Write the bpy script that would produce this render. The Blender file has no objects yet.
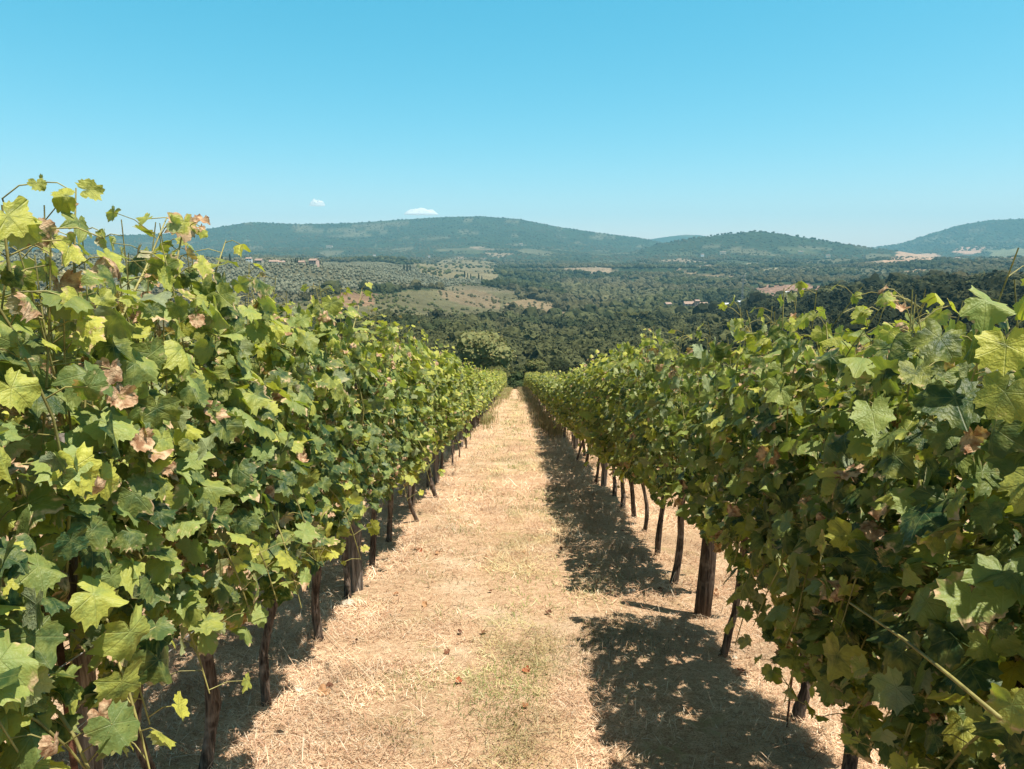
import bpy, math, random
import numpy as np
from mathutils import Vector, Matrix

# ------------------------------------------------------------------ camera, world, sun, exposure
scn = bpy.context.scene
FPX, CX, CY = 683.0, 512.0, 384.5
PITCH = math.radians(10.75)
YAW = math.radians(0.25)
EYE = np.array([0.0, 0.0, 1.67])
cam_d = bpy.data.cameras.new('camera')
cam_d.sensor_width = 36.0
cam_d.lens = 36.0 * FPX / 1024.0
cam_d.clip_start = 0.05
cam_d.clip_end = 60000
cam = bpy.data.objects.new('camera', cam_d)
scn.collection.objects.link(cam)
cam.location = EYE
cam.rotation_euler = (math.pi / 2 - PITCH, 0, YAW)
scn.camera = cam

SUN_EL, SUN_AZ = math.radians(69.5), math.radians(110)      # azimuth clockwise from +Y
sun_vec = Vector((math.sin(SUN_AZ) * math.cos(SUN_EL), math.cos(SUN_AZ) * math.cos(SUN_EL), math.sin(SUN_EL)))
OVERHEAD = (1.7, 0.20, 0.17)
SKY_GRADE = ((0.285, 1.68), (1.88, 0.675), (2.26, 0.61))     # gain, power for r, g, b
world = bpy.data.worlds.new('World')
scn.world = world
world.use_nodes = True
wn = world.node_tree
wn.nodes.clear()
sky = wn.nodes.new('ShaderNodeTexSky')
sky.sky_type = 'NISHITA'
sky.sun_disc = False
sky.sun_elevation = SUN_EL
sky.sun_rotation = SUN_AZ
sky.altitude = 200
sky.air_density = 1.0
sky.dust_density = 0.35
sky.ozone_density = 0.6
sep = wn.nodes.new('ShaderNodeSeparateColor')
comb = wn.nodes.new('ShaderNodeCombineColor')
wn.links.new(sky.outputs[0], sep.inputs[0])
for k, (gain, power) in enumerate(SKY_GRADE):
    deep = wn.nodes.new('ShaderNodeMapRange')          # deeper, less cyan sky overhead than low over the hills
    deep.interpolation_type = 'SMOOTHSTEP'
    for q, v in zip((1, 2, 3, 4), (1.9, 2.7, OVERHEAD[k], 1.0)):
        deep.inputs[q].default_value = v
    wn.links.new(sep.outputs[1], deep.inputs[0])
    pw = wn.nodes.new('ShaderNodeMath'); pw.operation = 'POWER'; pw.inputs[1].default_value = power
    ml = wn.nodes.new('ShaderNodeMath'); ml.operation = 'MULTIPLY'; ml.inputs[1].default_value = gain
    m2 = wn.nodes.new('ShaderNodeMath'); m2.operation = 'MULTIPLY'
    wn.links.new(sep.outputs[k], pw.inputs[0]); wn.links.new(pw.outputs[0], ml.inputs[0])
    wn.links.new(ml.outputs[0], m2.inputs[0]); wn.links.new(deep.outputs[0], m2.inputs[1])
    wn.links.new(m2.outputs[0], comb.inputs[k])
bg = wn.nodes.new('ShaderNodeBackground')
bg.inputs[1].default_value = 0.085
wo = wn.nodes.new('ShaderNodeOutputWorld')
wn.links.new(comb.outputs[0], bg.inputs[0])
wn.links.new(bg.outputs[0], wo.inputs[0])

sun_d = bpy.data.lights.new('sun', 'SUN')
sun_d.energy = 5.0
sun_d.angle = math.radians(0.5)
sun_d.color = (1.0, 0.93, 0.82)
sun = bpy.data.objects.new('sun', sun_d)
scn.collection.objects.link(sun)
sun.rotation_euler = sun_vec.to_track_quat('Z', 'Y').to_euler()

scn.view_settings.view_transform = 'Standard'
scn.view_settings.look = 'None'
scn.view_settings.gamma = 1
scn.view_settings.exposure = 0.77
scn.cycles.use_denoising = True
scn.cycles.max_bounces = 8
scn.cycles.volume_bounces = 0
scn.cycles.transparent_max_bounces = 8

HAZE_DENSITY = 0.85e-4
RND = random.Random(11)

# ------------------------------------------------------------------ helpers
COL = scn.collection

def ray(px, py):
    """unit direction through a pixel of the photograph"""
    a, b = (px - CX) / FPX, -(py - CY) / FPX
    cp, sp = math.cos(PITCH), math.sin(PITCH)
    f = np.array([0, cp, -sp]); u = np.array([0, sp, cp]); r = np.array([1.0, 0, 0])
    d = f + a * r + b * u
    cy, sy = math.cos(YAW), math.sin(YAW)
    d = np.array([d[0] * cy - d[1] * sy, d[0] * sy + d[1] * cy, d[2]])
    return d / np.linalg.norm(d)

def azimuth(px, py=300):
    d = ray(px, py)
    return math.atan2(d[0], d[1])

def on_side(px, py, X):
    """point on the vertical plane x = X seen at a pixel"""
    d = ray(px, py)
    return EYE + d * (X / d[0])

def hash2(ix, iy, seed):
    n = (ix.astype(np.int64) * 374761393 + iy.astype(np.int64) * 668265263 + seed * 974711) & 0xFFFFFFFF
    n = ((n ^ (n >> 13)) * 1274126177) & 0xFFFFFFFF
    n = ((n ^ (n >> 16)) * 2246822519) & 0xFFFFFFFF
    return ((n ^ (n >> 15)) & 0xFFFFFF) / float(0xFFFFFF)

def vnoise(x, y, seed=0):
    x = np.asarray(x, float); y = np.asarray(y, float)
    ix, iy = np.floor(x), np.floor(y)
    fx, fy = x - ix, y - iy
    fx = fx * fx * (3 - 2 * fx); fy = fy * fy * (3 - 2 * fy)
    a = hash2(ix, iy, seed); b = hash2(ix + 1, iy, seed)
    c = hash2(ix, iy + 1, seed); d = hash2(ix + 1, iy + 1, seed)
    return (a * (1 - fx) + b * fx) * (1 - fy) + (c * (1 - fx) + d * fx) * fy

def fbm(x, y, seed=0, octaves=4):
    t, amp, tot = 0, 1.0, 0.0
    for o in range(octaves):
        t = t + amp * vnoise(x * 2 ** o, y * 2 ** o, seed + o * 17)
        tot += amp
        amp *= 0.5
    return t / tot

def sstep(a, b, x):
    t = np.clip((x - a) / (b - a), 0, 1)
    return t * t * (3 - 2 * t)

def build(name, V, F, mat=None, parent=None, attrs=None, smooth=False, link=True, loc=None):
    """one mesh object from a vertex array and a face array (n,3) or (n,4), or a list of such arrays"""
    me = bpy.data.meshes.new(name)
    V = np.asarray(V, np.float32)
    Fs = F if isinstance(F, list) else [F]
    Fs = [np.asarray(f, np.int32) for f in Fs if len(f)]
    me.vertices.add(len(V))
    me.vertices.foreach_set('co', V.ravel())
    nl = sum(f.size for f in Fs); npoly = sum(len(f) for f in Fs)
    me.loops.add(nl)
    me.loops.foreach_set('vertex_index', np.concatenate([f.ravel() for f in Fs]))
    me.polygons.add(npoly)
    starts, off = [], 0
    for f in Fs:
        k = f.shape[1]
        starts.append(off + np.arange(len(f)) * k)
        off += f.size
    me.polygons.foreach_set('loop_start', np.concatenate(starts).astype(np.int32))
    me.polygons.foreach_set('use_smooth', np.full(npoly, smooth))
    for an, (typ, arr) in (attrs or {}).items():
        at = me.attributes.new(an, typ, 'POINT')
        key = {'FLOAT_COLOR': 'color', 'FLOAT_VECTOR': 'vector', 'FLOAT': 'value'}[typ]
        at.data.foreach_set(key, np.asarray(arr, np.float32).ravel())
    me.update(calc_edges=True)
    me.validate()
    if mat is not None:
        for m in (mat if isinstance(mat, (list, tuple)) else [mat]):
            me.materials.append(m)
    o = bpy.data.objects.new(name, me)
    if link:
        COL.objects.link(o)
    if parent is not None:
        o.parent = parent
    if loc is not None:
        o.location = loc
    return o

def tag(o, label, cat, group=None, kind=None):
    o['label'] = label
    o['category'] = cat
    if group:
        o['group'] = group
    if kind:
        o['kind'] = kind
    return o

def thing(name, label, cat, loc=(0, 0, 0), group=None, rz=0.0):
    o = bpy.data.objects.new(name, None)
    o.empty_display_size = 0.3
    COL.objects.link(o)
    o.location = loc
    o.rotation_euler = (0, 0, rz)
    return tag(o, label, cat, group)

def structure(o):
    o['kind'] = 'structure'
    return o

def join(parts):
    """[(V, F)] -> one V, list of F by size"""
    Vs, by, off = [], {}, 0
    for V, F in parts:
        V = np.asarray(V, float)
        for f in (F if isinstance(F, list) else [F]):
            f = np.asarray(f)
            if len(f):
                by.setdefault(f.shape[1], []).append(f + off)
        Vs.append(V)
        off += len(V)
    return np.concatenate(Vs), [np.concatenate(v) for v in by.values()]

def tube(pts, rad, sides=6, cap=True):
    P = np.asarray(pts, float)
    n = len(P)
    R = np.broadcast_to(np.asarray(rad, float), (n,))
    T = np.gradient(P, axis=0)
    T /= np.linalg.norm(T, axis=1)[:, None] + 1e-9
    ref = np.array([0.13, 0.97, 0.21]) if abs(T[0][1]) < 0.8 else np.array([0.97, 0.1, 0.21])
    A = np.cross(T, ref); A /= np.linalg.norm(A, axis=1)[:, None] + 1e-9
    B = np.cross(T, A)
    ang = np.arange(sides) * 2 * math.pi / sides
    V = P[:, None, :] + R[:, None, None] * (np.cos(ang)[None, :, None] * A[:, None, :] + np.sin(ang)[None, :, None] * B[:, None, :])
    V = V.reshape(-1, 3)
    i = np.arange(n - 1)[:, None] * sides
    j = np.arange(sides)[None, :]
    k = (j + 1) % sides
    F = np.stack([i + j, i + k, i + sides + k, i + sides + j], -1).reshape(-1, 4)
    if not cap:
        return V, [F]
    c0, c1 = len(V), len(V) + 1
    V = np.concatenate([V, P[:1], P[-1:]])
    js = np.arange(sides); ks = (js + 1) % sides
    T0 = np.stack([np.full(sides, c0), ks, js], -1)
    T1 = np.stack([np.full(sides, c1), (n - 1) * sides + js, (n - 1) * sides + ks], -1)
    return V, [F, np.concatenate([T0, T1])]

def box(x0, x1, y0, y1, z0, z1):
    V = np.array([[x, y, z] for z in (z0, z1) for y in (y0, y1) for x in (x0, x1)], float)
    F = np.array([[0, 2, 3, 1], [4, 5, 7, 6], [0, 1, 5, 4], [2, 6, 7, 3], [0, 4, 6, 2], [1, 3, 7, 5]])
    return V, [F]

# ------------------------------------------------------------------ node helpers
def new_mat(name):
    m = bpy.data.materials.new(name)
    m.use_nodes = True
    m.node_tree.nodes.clear()
    return m, m.node_tree

class NT:
    def __init__(s, name):
        s.m, s.t = new_mat(name)
    def n(s, typ, **kw):
        nd = s.t.nodes.new(typ)
        for k, v in kw.items():
            setattr(nd, k, v)
        return nd
    def put(s, sock, v):
        if v is None:
            return
        if isinstance(v, bpy.types.NodeSocket):
            s.t.links.new(v, sock)
        elif isinstance(v, (tuple, list)) and len(v) == 3 and sock.type == 'RGBA':
            sock.default_value = (*v, 1)
        else:
            sock.default_value = v
    def math(s, op, a, b=None, c=None, clamp=False):
        nd = s.n('ShaderNodeMath', operation=op, use_clamp=clamp)
        for i, v in enumerate((a, b, c)):
            if v is not None:
                s.put(nd.inputs[i], v)
        return nd.outputs[0]
    def mix(s, f, a, b, blend='MIX'):
        nd = s.n('ShaderNodeMix', data_type='RGBA', blend_type=blend)
        s.put(nd.inputs[0], f); s.put(nd.inputs[6], a); s.put(nd.inputs[7], b)
        return nd.outputs[2]
    def noise(s, vec, scale, detail=3.0, rough=0.55, dist=0.0):
        nd = s.n('ShaderNodeTexNoise')
        s.put(nd.inputs['Vector'], vec)
        nd.inputs['Scale'].default_value = scale
        nd.inputs['Detail'].default_value = detail
        nd.inputs['Roughness'].default_value = rough
        nd.inputs['Distortion'].default_value = dist
        return nd.outputs[0]
    def ramp(s, v, lo, hi):
        nd = s.n('ShaderNodeMapRange', interpolation_type='SMOOTHSTEP')
        s.put(nd.inputs[0], v)
        nd.inputs[1].default_value = lo; nd.inputs[2].default_value = hi
        return nd.outputs[0]
    def attr(s, name):
        return s.n('ShaderNodeAttribute', attribute_name=name)
    def sep(s, col):
        nd = s.n('ShaderNodeSeparateColor')
        s.put(nd.inputs[0], col)
        return nd.outputs
    def bump(s, h, strength, dist):
        nd = s.n('ShaderNodeBump')
        nd.inputs['Strength'].default_value = strength
        nd.inputs['Distance'].default_value = dist
        s.put(nd.inputs['Height'], h)
        return nd.outputs[0]
    def principled(s, col, rough=0.8, spec=0.3, normal=None, metallic=0.0):
        nd = s.n('ShaderNodeBsdfPrincipled')
        s.put(nd.inputs['Base Color'], col)
        s.put(nd.inputs['Roughness'], rough)
        s.put(nd.inputs['Specular IOR Level'], spec)
        nd.inputs['Metallic'].default_value = metallic
        s.put(nd.inputs['Normal'], normal)
        return nd.outputs[0]
    def out(s, surf, vol=None):
        o = s.n('ShaderNodeOutputMaterial')
        if surf is not None:
            s.t.links.new(surf, o.inputs[0])
        if vol is not None:
            s.t.links.new(vol, o.inputs[1])
        return s.m

# ------------------------------------------------------------------ materials
def mat_leaf():
    t = NT('vine_leaf')
    A = t.attr('leaf'); r, g, b = t.sep(A.outputs['Color'])[:3]; edge = A.outputs['Alpha']
    L = t.attr('luv')
    comb = t.n('ShaderNodeVectorMath', operation='ADD')
    t.put(comb.inputs[0], L.outputs['Vector'])
    rv = t.n('ShaderNodeCombineXYZ'); t.put(rv.inputs[0], t.math('MULTIPLY', b, 37.0)); t.put(rv.inputs[1], t.math('MULTIPLY', b, 91.0))
    t.put(comb.inputs[1], rv.outputs[0])
    P = comb.outputs[0]
    n1 = t.noise(P, 2.2, 3); n2 = t.noise(P, 11.0, 3)
    base = t.mix(t.ramp(b, 0.15, 1.0), (0.026, 0.064, 0.021), (0.24, 0.30, 0.085))
    base = t.mix(t.math('MULTIPLY', t.ramp(n1, 0.42, 0.70), 0.55), base, (0.25, 0.28, 0.075))
    yel = t.math('MULTIPLY', r, t.ramp(t.math('ADD', t.math('ADD', n1, t.math('MULTIPLY', edge, 0.28)), t.math('MULTIPLY', r, 0.30)), 0.45, 0.95))
    base = t.mix(yel, base, t.mix(n2, (0.58, 0.52, 0.075), (0.40, 0.42, 0.085)))
    # veins: five main ribs fanning from the leaf stalk
    xyz = t.n('ShaderNodeSeparateXYZ'); t.put(xyz.inputs[0], L.outputs['Vector'])
    ang = t.math('ARCTAN2', xyz.outputs[0], xyz.outputs[1])
    pp = t.math('PINGPONG', t.math('ADD', ang, 55 * math.pi / 180 * 4), math.radians(27.5))
    rad = t.n('ShaderNodeVectorMath', operation='LENGTH'); t.put(rad.inputs[0], L.outputs['Vector'])
    dv = t.math('MULTIPLY', rad.outputs['Value'], t.math('SINE', pp))
    vein = t.math('SUBTRACT', 1.0, t.ramp(dv, 0.004, 0.026), clamp=True)
    side = t.n('ShaderNodeTexWave'); side.inputs['Scale'].default_value = 2.6; side.inputs['Distortion'].default_value = 2.0
    t.put(side.inputs['Vector'], P)
    base = t.mix(t.math('MULTIPLY', vein, 0.26), base, (0.32, 0.34, 0.13))
    # dry margins and scorched blotches
    m = t.math('ADD', t.math('MULTIPLY', edge, 0.46), t.math('MULTIPLY', n1, 1.2))
    m = t.math('ADD', m, t.math('MULTIPLY', g, 1.25))
    dry = t.ramp(m, 1.36, 1.60)
    brown = t.mix(t.ramp(n1, .35, .65), (0.26, 0.13, 0.065), (0.60, 0.41, 0.25))
    spot = t.math('MULTIPLY', t.ramp(n2, 0.66, 0.74), t.math('ADD', t.math('MULTIPLY', g, 1.0), 0.25), clamp=True)
    base = t.mix(spot, base, (0.33, 0.20, 0.06))
    base = t.mix(dry, base, brown)
    geo = t.n('ShaderNodeNewGeometry')
    back = geo.outputs['Backfacing']
    under = t.mix(0.62, base, (0.33, 0.37, 0.23))
    surf = t.mix(back, base, under)
    h = t.math('ADD', t.math('MULTIPLY', vein, -0.6), t.math('MULTIPLY', n2, 0.8))
    h = t.math('ADD', h, t.math('MULTIPLY', t.noise(P, 5.0, 2), 1.6))
    nrm = t.bump(h, 0.45, 0.006)
    p = t.principled(surf, t.math('ADD', 0.48, t.math('MULTIPLY', dry, 0.4)), 0.32, nrm)
    tr = t.n('ShaderNodeBsdfTranslucent')
    t.put(tr.inputs['Color'], t.mix(1.0, base, (1.45, 1.6, 0.5), 'MULTIPLY'))
    mx = t.n('ShaderNodeMixShader')
    t.put(mx.inputs[0], t.math('SUBTRACT', 0.30, t.math('MULTIPLY', dry, 0.15)))
    t.t.links.new(p, mx.inputs[1]); t.t.links.new(tr.outputs[0], mx.inputs[2])
    return t.out(mx.outputs[0])

def mat_bark(name, c0, c1, c2, zs=0.12, scale=60):
    t = NT(name)
    geo = t.n('ShaderNodeTexCoord')
    mp = t.n('ShaderNodeMapping'); mp.inputs['Scale'].default_value = (1, 1, zs)
    t.put(mp.inputs[0], geo.outputs['Object'])
    n1 = t.noise(mp.outputs[0], scale, 4, 0.65, 0.4); n2 = t.noise(geo.outputs['Object'], 9, 3)
    c = t.mix(t.ramp(n1, 0.35, 0.68), c0, c1)
    c = t.mix(t.ramp(n2, 0.52, 0.72), c, c2)
    return t.out(t.principled(c, 0.9, 0.15, t.bump(n1, 0.9, 0.02)))

def mat_plain(name, col, rough=0.8, spec=0.3, metallic=0.0, var=0.25, scale=8):
    t = NT(name)
    tc = t.n('ShaderNodeTexCoord')
    n = t.noise(tc.outputs['Object'], scale, 4, 0.6)
    lo = tuple(c * (1 - var) for c in col); hi = tuple(min(1, c * (1 + var)) for c in col)
    return t.out(t.principled(t.mix(t.ramp(n, 0.3, 0.7), lo, hi), rough, spec, t.bump(n, 0.25, 0.02), metallic))

def mat_tinted(name, base, rough=0.9, translucent=0.0, spec=0.1):
    """colour = base x the mesh's own leaf colour variation"""
    t = NT(name)
    a = t.attr('tint')
    oi = t.n('ShaderNodeObjectInfo')
    k = t.math('ADD', 0.78, t.math('MULTIPLY', oi.outputs['Random'], 0.44))
    hs = t.n('ShaderNodeHueSaturation'); t.put(hs.inputs['Value'], k); t.put(hs.inputs['Color'], a.outputs['Color'])
    c = t.mix(1.0, hs.outputs[0], base, 'MULTIPLY')
    p = t.principled(c, rough, spec)
    if translucent:
        tr = t.n('ShaderNodeBsdfTranslucent'); t.put(tr.inputs[0], t.mix(1.0, c, (1.3, 1.5, 0.6), 'MULTIPLY'))
        mx = t.n('ShaderNodeMixShader'); mx.inputs[0].default_value = translucent
        t.t.links.new(p, mx.inputs[1]); t.t.links.new(tr.outputs[0], mx.inputs[2])
        p = mx.outputs[0]
    return t.out(p)

def mat_ground():
    t = NT('ground')
    geo = t.n('ShaderNodeNewGeometry')
    P = geo.outputs['Position']
    A = t.attr('land')
    near = A.outputs['Alpha']
    # mown, sun-bleached grass of the vineyard
    n0 = t.noise(P, 0.55, 3); n1 = t.noise(P, 3.2, 4, 0.6); n2 = t.noise(P, 22, 4, 0.65, 0.6); n3 = t.noise(P, 120, 3, 0.7, 1.0)
    c = t.mix(t.ramp(n2, 0.32, 0.70), (0.44, 0.255, 0.145), (0.70, 0.475, 0.290))
    c = t.mix(t.math('MULTIPLY', t.ramp(n3, 0.50, 0.66), 0.65), c, (0.80, 0.62, 0.42))
    c = t.mix(t.math('MULTIPLY', t.ramp(n3, 0.48, 0.36), 0.75), c, (0.17, 0.095, 0.048))
    n4 = t.noise(P, 1.3, 4, 0.6)
    c = t.mix(t.math('MULTIPLY', t.ramp(n4, 0.52, 0.68), 0.5), c, (0.42, 0.29, 0.175))
    c = t.mix(t.math('MULTIPLY', t.ramp(n4, 0.46, 0.34), 0.4), c, (0.74, 0.58, 0.40))
    gr = t.math('MULTIPLY', t.ramp(t.math('ADD', n1, t.math('MULTIPLY', n0, 0.55)), 0.80, 0.98), t.ramp(n2, 0.38, 0.62))
    c = t.mix(t.math('MULTIPLY', gr, 0.60), c, (0.27, 0.27, 0.10))
    c = t.mix(t.math('MULTIPLY', t.ramp(n1, 0.58, 0.75), 0.35), c, (0.46, 0.265, 0.155))
    # country beyond
    f0 = t.noise(P, 0.10, 4, 0.7); f1 = t.noise(P, 0.022, 5, 0.65); f2 = t.noise(P, 0.004, 4, 0.6)
    k = t.math('MULTIPLY', t.math('ADD', 0.45, t.math('MULTIPLY', f0, 1.1)), t.math('ADD', 0.5, f1))
    k = t.math('MULTIPLY', k, t.math('ADD', 0.6, t.math('MULTIPLY', f2, 0.8)))
    kk = t.n('ShaderNodeCombineColor')
    for i in range(3):
        t.put(kk.inputs[i], k)
    far = t.mix(1.0, A.outputs['Color'], kk.outputs[0], 'MULTIPLY')
    col = t.mix(near, far, c)
    bn = t.n('ShaderNodeBump'); bn.inputs['Strength'].default_value = 0.7; bn.inputs['Distance'].default_value = 0.03
    t.put(bn.inputs['Height'], t.math('MULTIPLY', t.math('ADD', n2, n3), near))
    bf = t.n('ShaderNodeBump'); bf.inputs['Strength'].default_value = 0.9; bf.inputs['Distance'].default_value = 34.0
    t.put(bf.inputs['Height'], t.math('MULTIPLY', t.math('ADD', f1, t.math('MULTIPLY', f0, 0.3)), t.math('SUBTRACT', 1.0, near)))
    t.put(bf.inputs['Normal'], bn.outputs[0])
    return t.out(t.principled(col, 0.95, 0.08, bf.outputs[0]))

def mat_attr(name, rough=0.85, spec=0.15, translucent=0.0):
    t = NT(name)
    a = t.attr('tint')
    p = t.principled(a.outputs['Color'], rough, spec)
    if translucent:
        tr = t.n('ShaderNodeBsdfTranslucent'); t.put(tr.inputs[0], a.outputs['Color'])
        mx = t.n('ShaderNodeMixShader'); mx.inputs[0].default_value = translucent
        t.t.links.new(p, mx.inputs[1]); t.t.links.new(tr.outputs[0], mx.inputs[2])
        p = mx.outputs[0]
    return t.out(p)

M = {}
M['leaf'] = mat_leaf()
M['bark'] = mat_bark('vine_bark', (0.040, 0.028, 0.021), (0.20, 0.150, 0.115), (0.30, 0.245, 0.20))
M['cane'] = mat_plain('green_cane', (0.26, 0.23, 0.075), 0.55, 0.3, var=0.4, scale=14)
M['post'] = mat_bark('weathered_post', (0.085, 0.070, 0.058), (0.30, 0.26, 0.225), (0.20, 0.17, 0.145), 0.06, 70)
M['rust'] = mat_plain('rusty_steel', (0.13, 0.055, 0.032), 0.85, 0.3, var=0.5, scale=40)
M['wire'] = mat_plain('galvanised_wire', (0.48, 0.48, 0.47), 0.5, 0.5, 0.6)
M['ground'] = mat_ground()
M['straw'] = mat_attr('straw', 0.85, 0.12, 0.2)
M['tree'] = mat_tinted('tree_leaves', (1, 1, 1), translucent=0.15)
M['far'] = mat_tinted('far_leaves', (1, 1, 1))
M['treebark'] = mat_plain('tree_bark', (0.10, 0.075, 0.055), 0.95, 0.1)
M['stone'] = mat_plain('pale_stone', (0.50, 0.42, 0.32), 0.9, 0.2, scale=25)
M['dead'] = mat_attr('dead_leaf', 0.8, 0.2, 0.25)

# ------------------------------------------------------------------ terrain
SLOPE = 0.171
RT = np.array([100, 150, 220, 300, 450, 650, 900, 1200, 1600, 2200, 3000, 4000, 9500], float)
# where the ground at each distance shows in the photograph (pixel row), by pixel column; None = take the height given
PROFILE = {
    -300: [('h', -15), ('h', -22), 362, 338, 318, 296, 274, 257, 262, 262, 260, 259, 262],
    100: [('h', -16), ('h', -24), 362, 338, 318, 296, 274, 256, 262, 262, 260, 259, 262],
    300: [('h', -17), ('h', -26), 364, 340, 320, 299, 279, 262, 264, 263, 261, 259, 262],
    430: [('h', -19), ('h', -30), 380, 352, 332, 315, 301, 285, 273, 265, 262, 259, 262],
    515: [('h', -19.8), ('h', -31), 389, 368, 350, 330, 313, 300, 287, 276, 268, 261, 262],
    620: [('h', -19), ('h', -31), 389, 370, 349, 328, 312, 300, 287, 276, 269, 262, 262],
    700: [('h', -19), ('h', -30), 386, 366, 346, 327, 313, 303, 291, 279, 269, 262, 262],
    850: [('h', -18), ('h', -27), 370, 346, 321, 299, 290, 293, 287, 275, 265, 260, 262],
    950: [('h', -17), ('h', -25), 360, 334, 306, 286, 283, 284, 279, 268, 261, 259, 262],
    1300: [('h', -17), ('h', -25), 360, 334, 306, 286, 283, 284, 279, 268, 261, 259, 262],
}
NA, NR = 161, 241
AZ0, AZ1 = math.radians(-58), math.radians(58)
LR = np.linspace(math.log(100), math.log(9500), NR)
_cols = sorted(PROFILE)
_az = np.array([azimuth(c, 300) for c in _cols])
_H = []
for c in _cols:
    hs = []
    for r, v in zip(RT, PROFILE[c]):
        if isinstance(v, tuple):
            hs.append(v[1])
        else:
            d = ray(c, v)
            hs.append(EYE[2] + r * d[2] / math.hypot(d[0], d[1]))
    _H.append(np.interp(LR, np.log(RT), hs))
_H = np.array(_H)
_AG = np.linspace(AZ0, AZ1, NA)
TAB = np.array([np.interp(_AG, _az, _H[:, k]) for k in range(NR)]).T
def _blur(T, n, ax):
    k = np.hanning(2 * n + 3)[1:-1]; k /= k.sum()
    P = np.pad(T, [(n, n) if a == ax else (0, 0) for a in (0, 1)], mode='edge')
    return np.apply_along_axis(lambda v: np.convolve(v, k, 'valid'), ax, P)
TAB = _blur(_blur(TAB, 9, 0), 7, 1)

# mountains: skyline rows of each range by pixel column
RANGES = [
    (6300, 2900, [(-400, 240), (-100, 240), (0, 238), (100, 236), (180, 233), (212, 228), (250, 222), (300, 224), (350, 223), (400, 219.5), (440, 217), (480, 216), (520, 219), (560, 227), (600, 233), (640, 238), (665, 243), (700, 252), (760, 262), (1400, 262)]),
    (9000, 1500, [(-400, 262), (600, 250), (640, 240), (665, 236), (685, 233.5), (700, 234), (725, 239), (760, 248), (800, 262), (1400, 262)]),
    (4700, 1500, [(-400, 275), (560, 268), (620, 256), (660, 243), (690, 238), (720, 234), (752, 230.5), (775, 232), (800, 236), (840, 243), (870, 247.5), (900, 251), (940, 258), (1000, 266), (1400, 270)]),
    (8000, 2900, [(-400, 275), (780, 268), (830, 256), (870, 248), (900, 244), (930, 234), (960, 225), (990, 220), (1020, 219), (1060, 220), (1150, 228), (1400, 236)]),
]
def terrain(x, y):
    x = np.asarray(x, float); y = np.asarray(y, float)
    r = np.hypot(x, y); az = np.arctan2(x, y)
    plane = -SLOPE * y
    plane = np.where(y < -20, SLOPE * 20 + 12 * (1 - np.exp(np.minimum(y + 20, 0) / 60)), plane)
    plane = np.where(y > 66, -SLOPE * 66 - (y - 66) * 0.30, plane)
    fa = np.clip((az - AZ0) / (AZ1 - AZ0), 0, 1) * (NA - 1)
    fr = np.clip((np.log(np.maximum(r, 100)) - LR[0]) / (LR[-1] - LR[0]), 0, 1) * (NR - 1)
    ia = np.minimum(fa.astype(int), NA - 2); ir = np.minimum(fr.astype(int), NR - 2)
    ta, tr = fa - ia, fr - ir
    far = (TAB[ia, ir] * (1 - ta) + TAB[ia + 1, ir] * ta) * (1 - tr) + (TAB[ia, ir + 1] * (1 - ta) + TAB[ia + 1, ir + 1] * ta) * tr
    und = (fbm(x / 210, y / 210, 3, 3) - 0.5) * np.clip((r - 250) / 900, 0, 1) * (24 + 22 * np.clip((r - 1500) / 1500, 0, 1))
    far = far + und
    far = np.where(np.abs(az) > math.radians(75), far * 0 + plane, far)
    side = sstep(math.radians(56), math.radians(75), np.abs(az))
    far = far * (1 - side) + plane * side
    w = sstep(76, 112, r)
    h = plane * (1 - w) + far * w
    px = CX + FPX * np.tan(np.clip(az + YAW, -1.2, 1.2)) * 1.0
    rid = fbm(x / 1300, y / 1300, 41, 5)
    for R0, W, sk in RANGES:
        sx = np.array([s[0] for s in sk], float); sy = np.array([s[1] for s in sk], float)
        saz = np.array([azimuth(a, b) for a, b in sk])
        el = np.array([ray(a, b)[2] / math.hypot(*ray(a, b)[:2]) for a, b in sk])
        pk = EYE[2] + np.interp(az, saz, el) * R0
        t = (r - R0) / W
        prof = np.where(t < 0, np.clip(1 + t, 0, 1) ** 1.25, np.clip(1 - t * 0.55, 0, 1))
        gully = 1 - 0.46 * (1 - np.abs(2 * rid - 1)) * np.clip(-t * 2.2, 0, 1) * np.clip(1.05 + t, 0, 1) * 1.6
        hm = -45 + (pk + 45) * prof * gully + (fbm(x / 260, y / 260, 8, 3) - .5) * 22 * np.clip(-t * 6, 0, 1) * prof
        front = np.cos(np.clip(az, -1.3, 1.3)) > 0.25
        h = np.where(front & (r > 2500), np.maximum(h, hm), h)
    h = h + (fbm(x * 2.3, y * 2.3, 5, 2) - 0.5) * 0.035 * np.clip((120 - r) / 60, 0, 1)
    return h

def H(x, y):
    return float(terrain(np.array([x]), np.array([y]))[0])

def at(px, r):
    """ground point in the direction of a pixel column at distance r"""
    a = azimuth(px, 300)
    x, y = r * math.sin(a), r * math.cos(a)
    return np.array([x, y, H(x, y)])

_rs = np.exp(np.linspace(math.log(95), math.log(9000), 1400))
def hit(px, py):
    """first ground point seen through a pixel"""
    d = ray(px, py); hd = math.hypot(d[0], d[1])
    xs, ys = _rs * d[0] / hd, _rs * d[1] / hd
    zz = EYE[2] + _rs * d[2] / hd
    k = np.nonzero(terrain(xs, ys) >= zz)[0]
    i = k[0] if len(k) else len(_rs) - 1
    return np.array([xs[i], ys[i]])

def in_poly(x, y, poly):
    ins = np.zeros(np.shape(x), bool)
    n = len(poly)
    for i in range(n):
        x0, y0 = poly[i]; x1, y1 = poly[(i + 1) % n]
        c = ((y0 > y) != (y1 > y)) & (x < (x1 - x0) * (y - y0) / (y1 - y0 + 1e-12) + x0)
        ins ^= c
    return ins

FOREST = (0.036, 0.052, 0.022)
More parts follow.
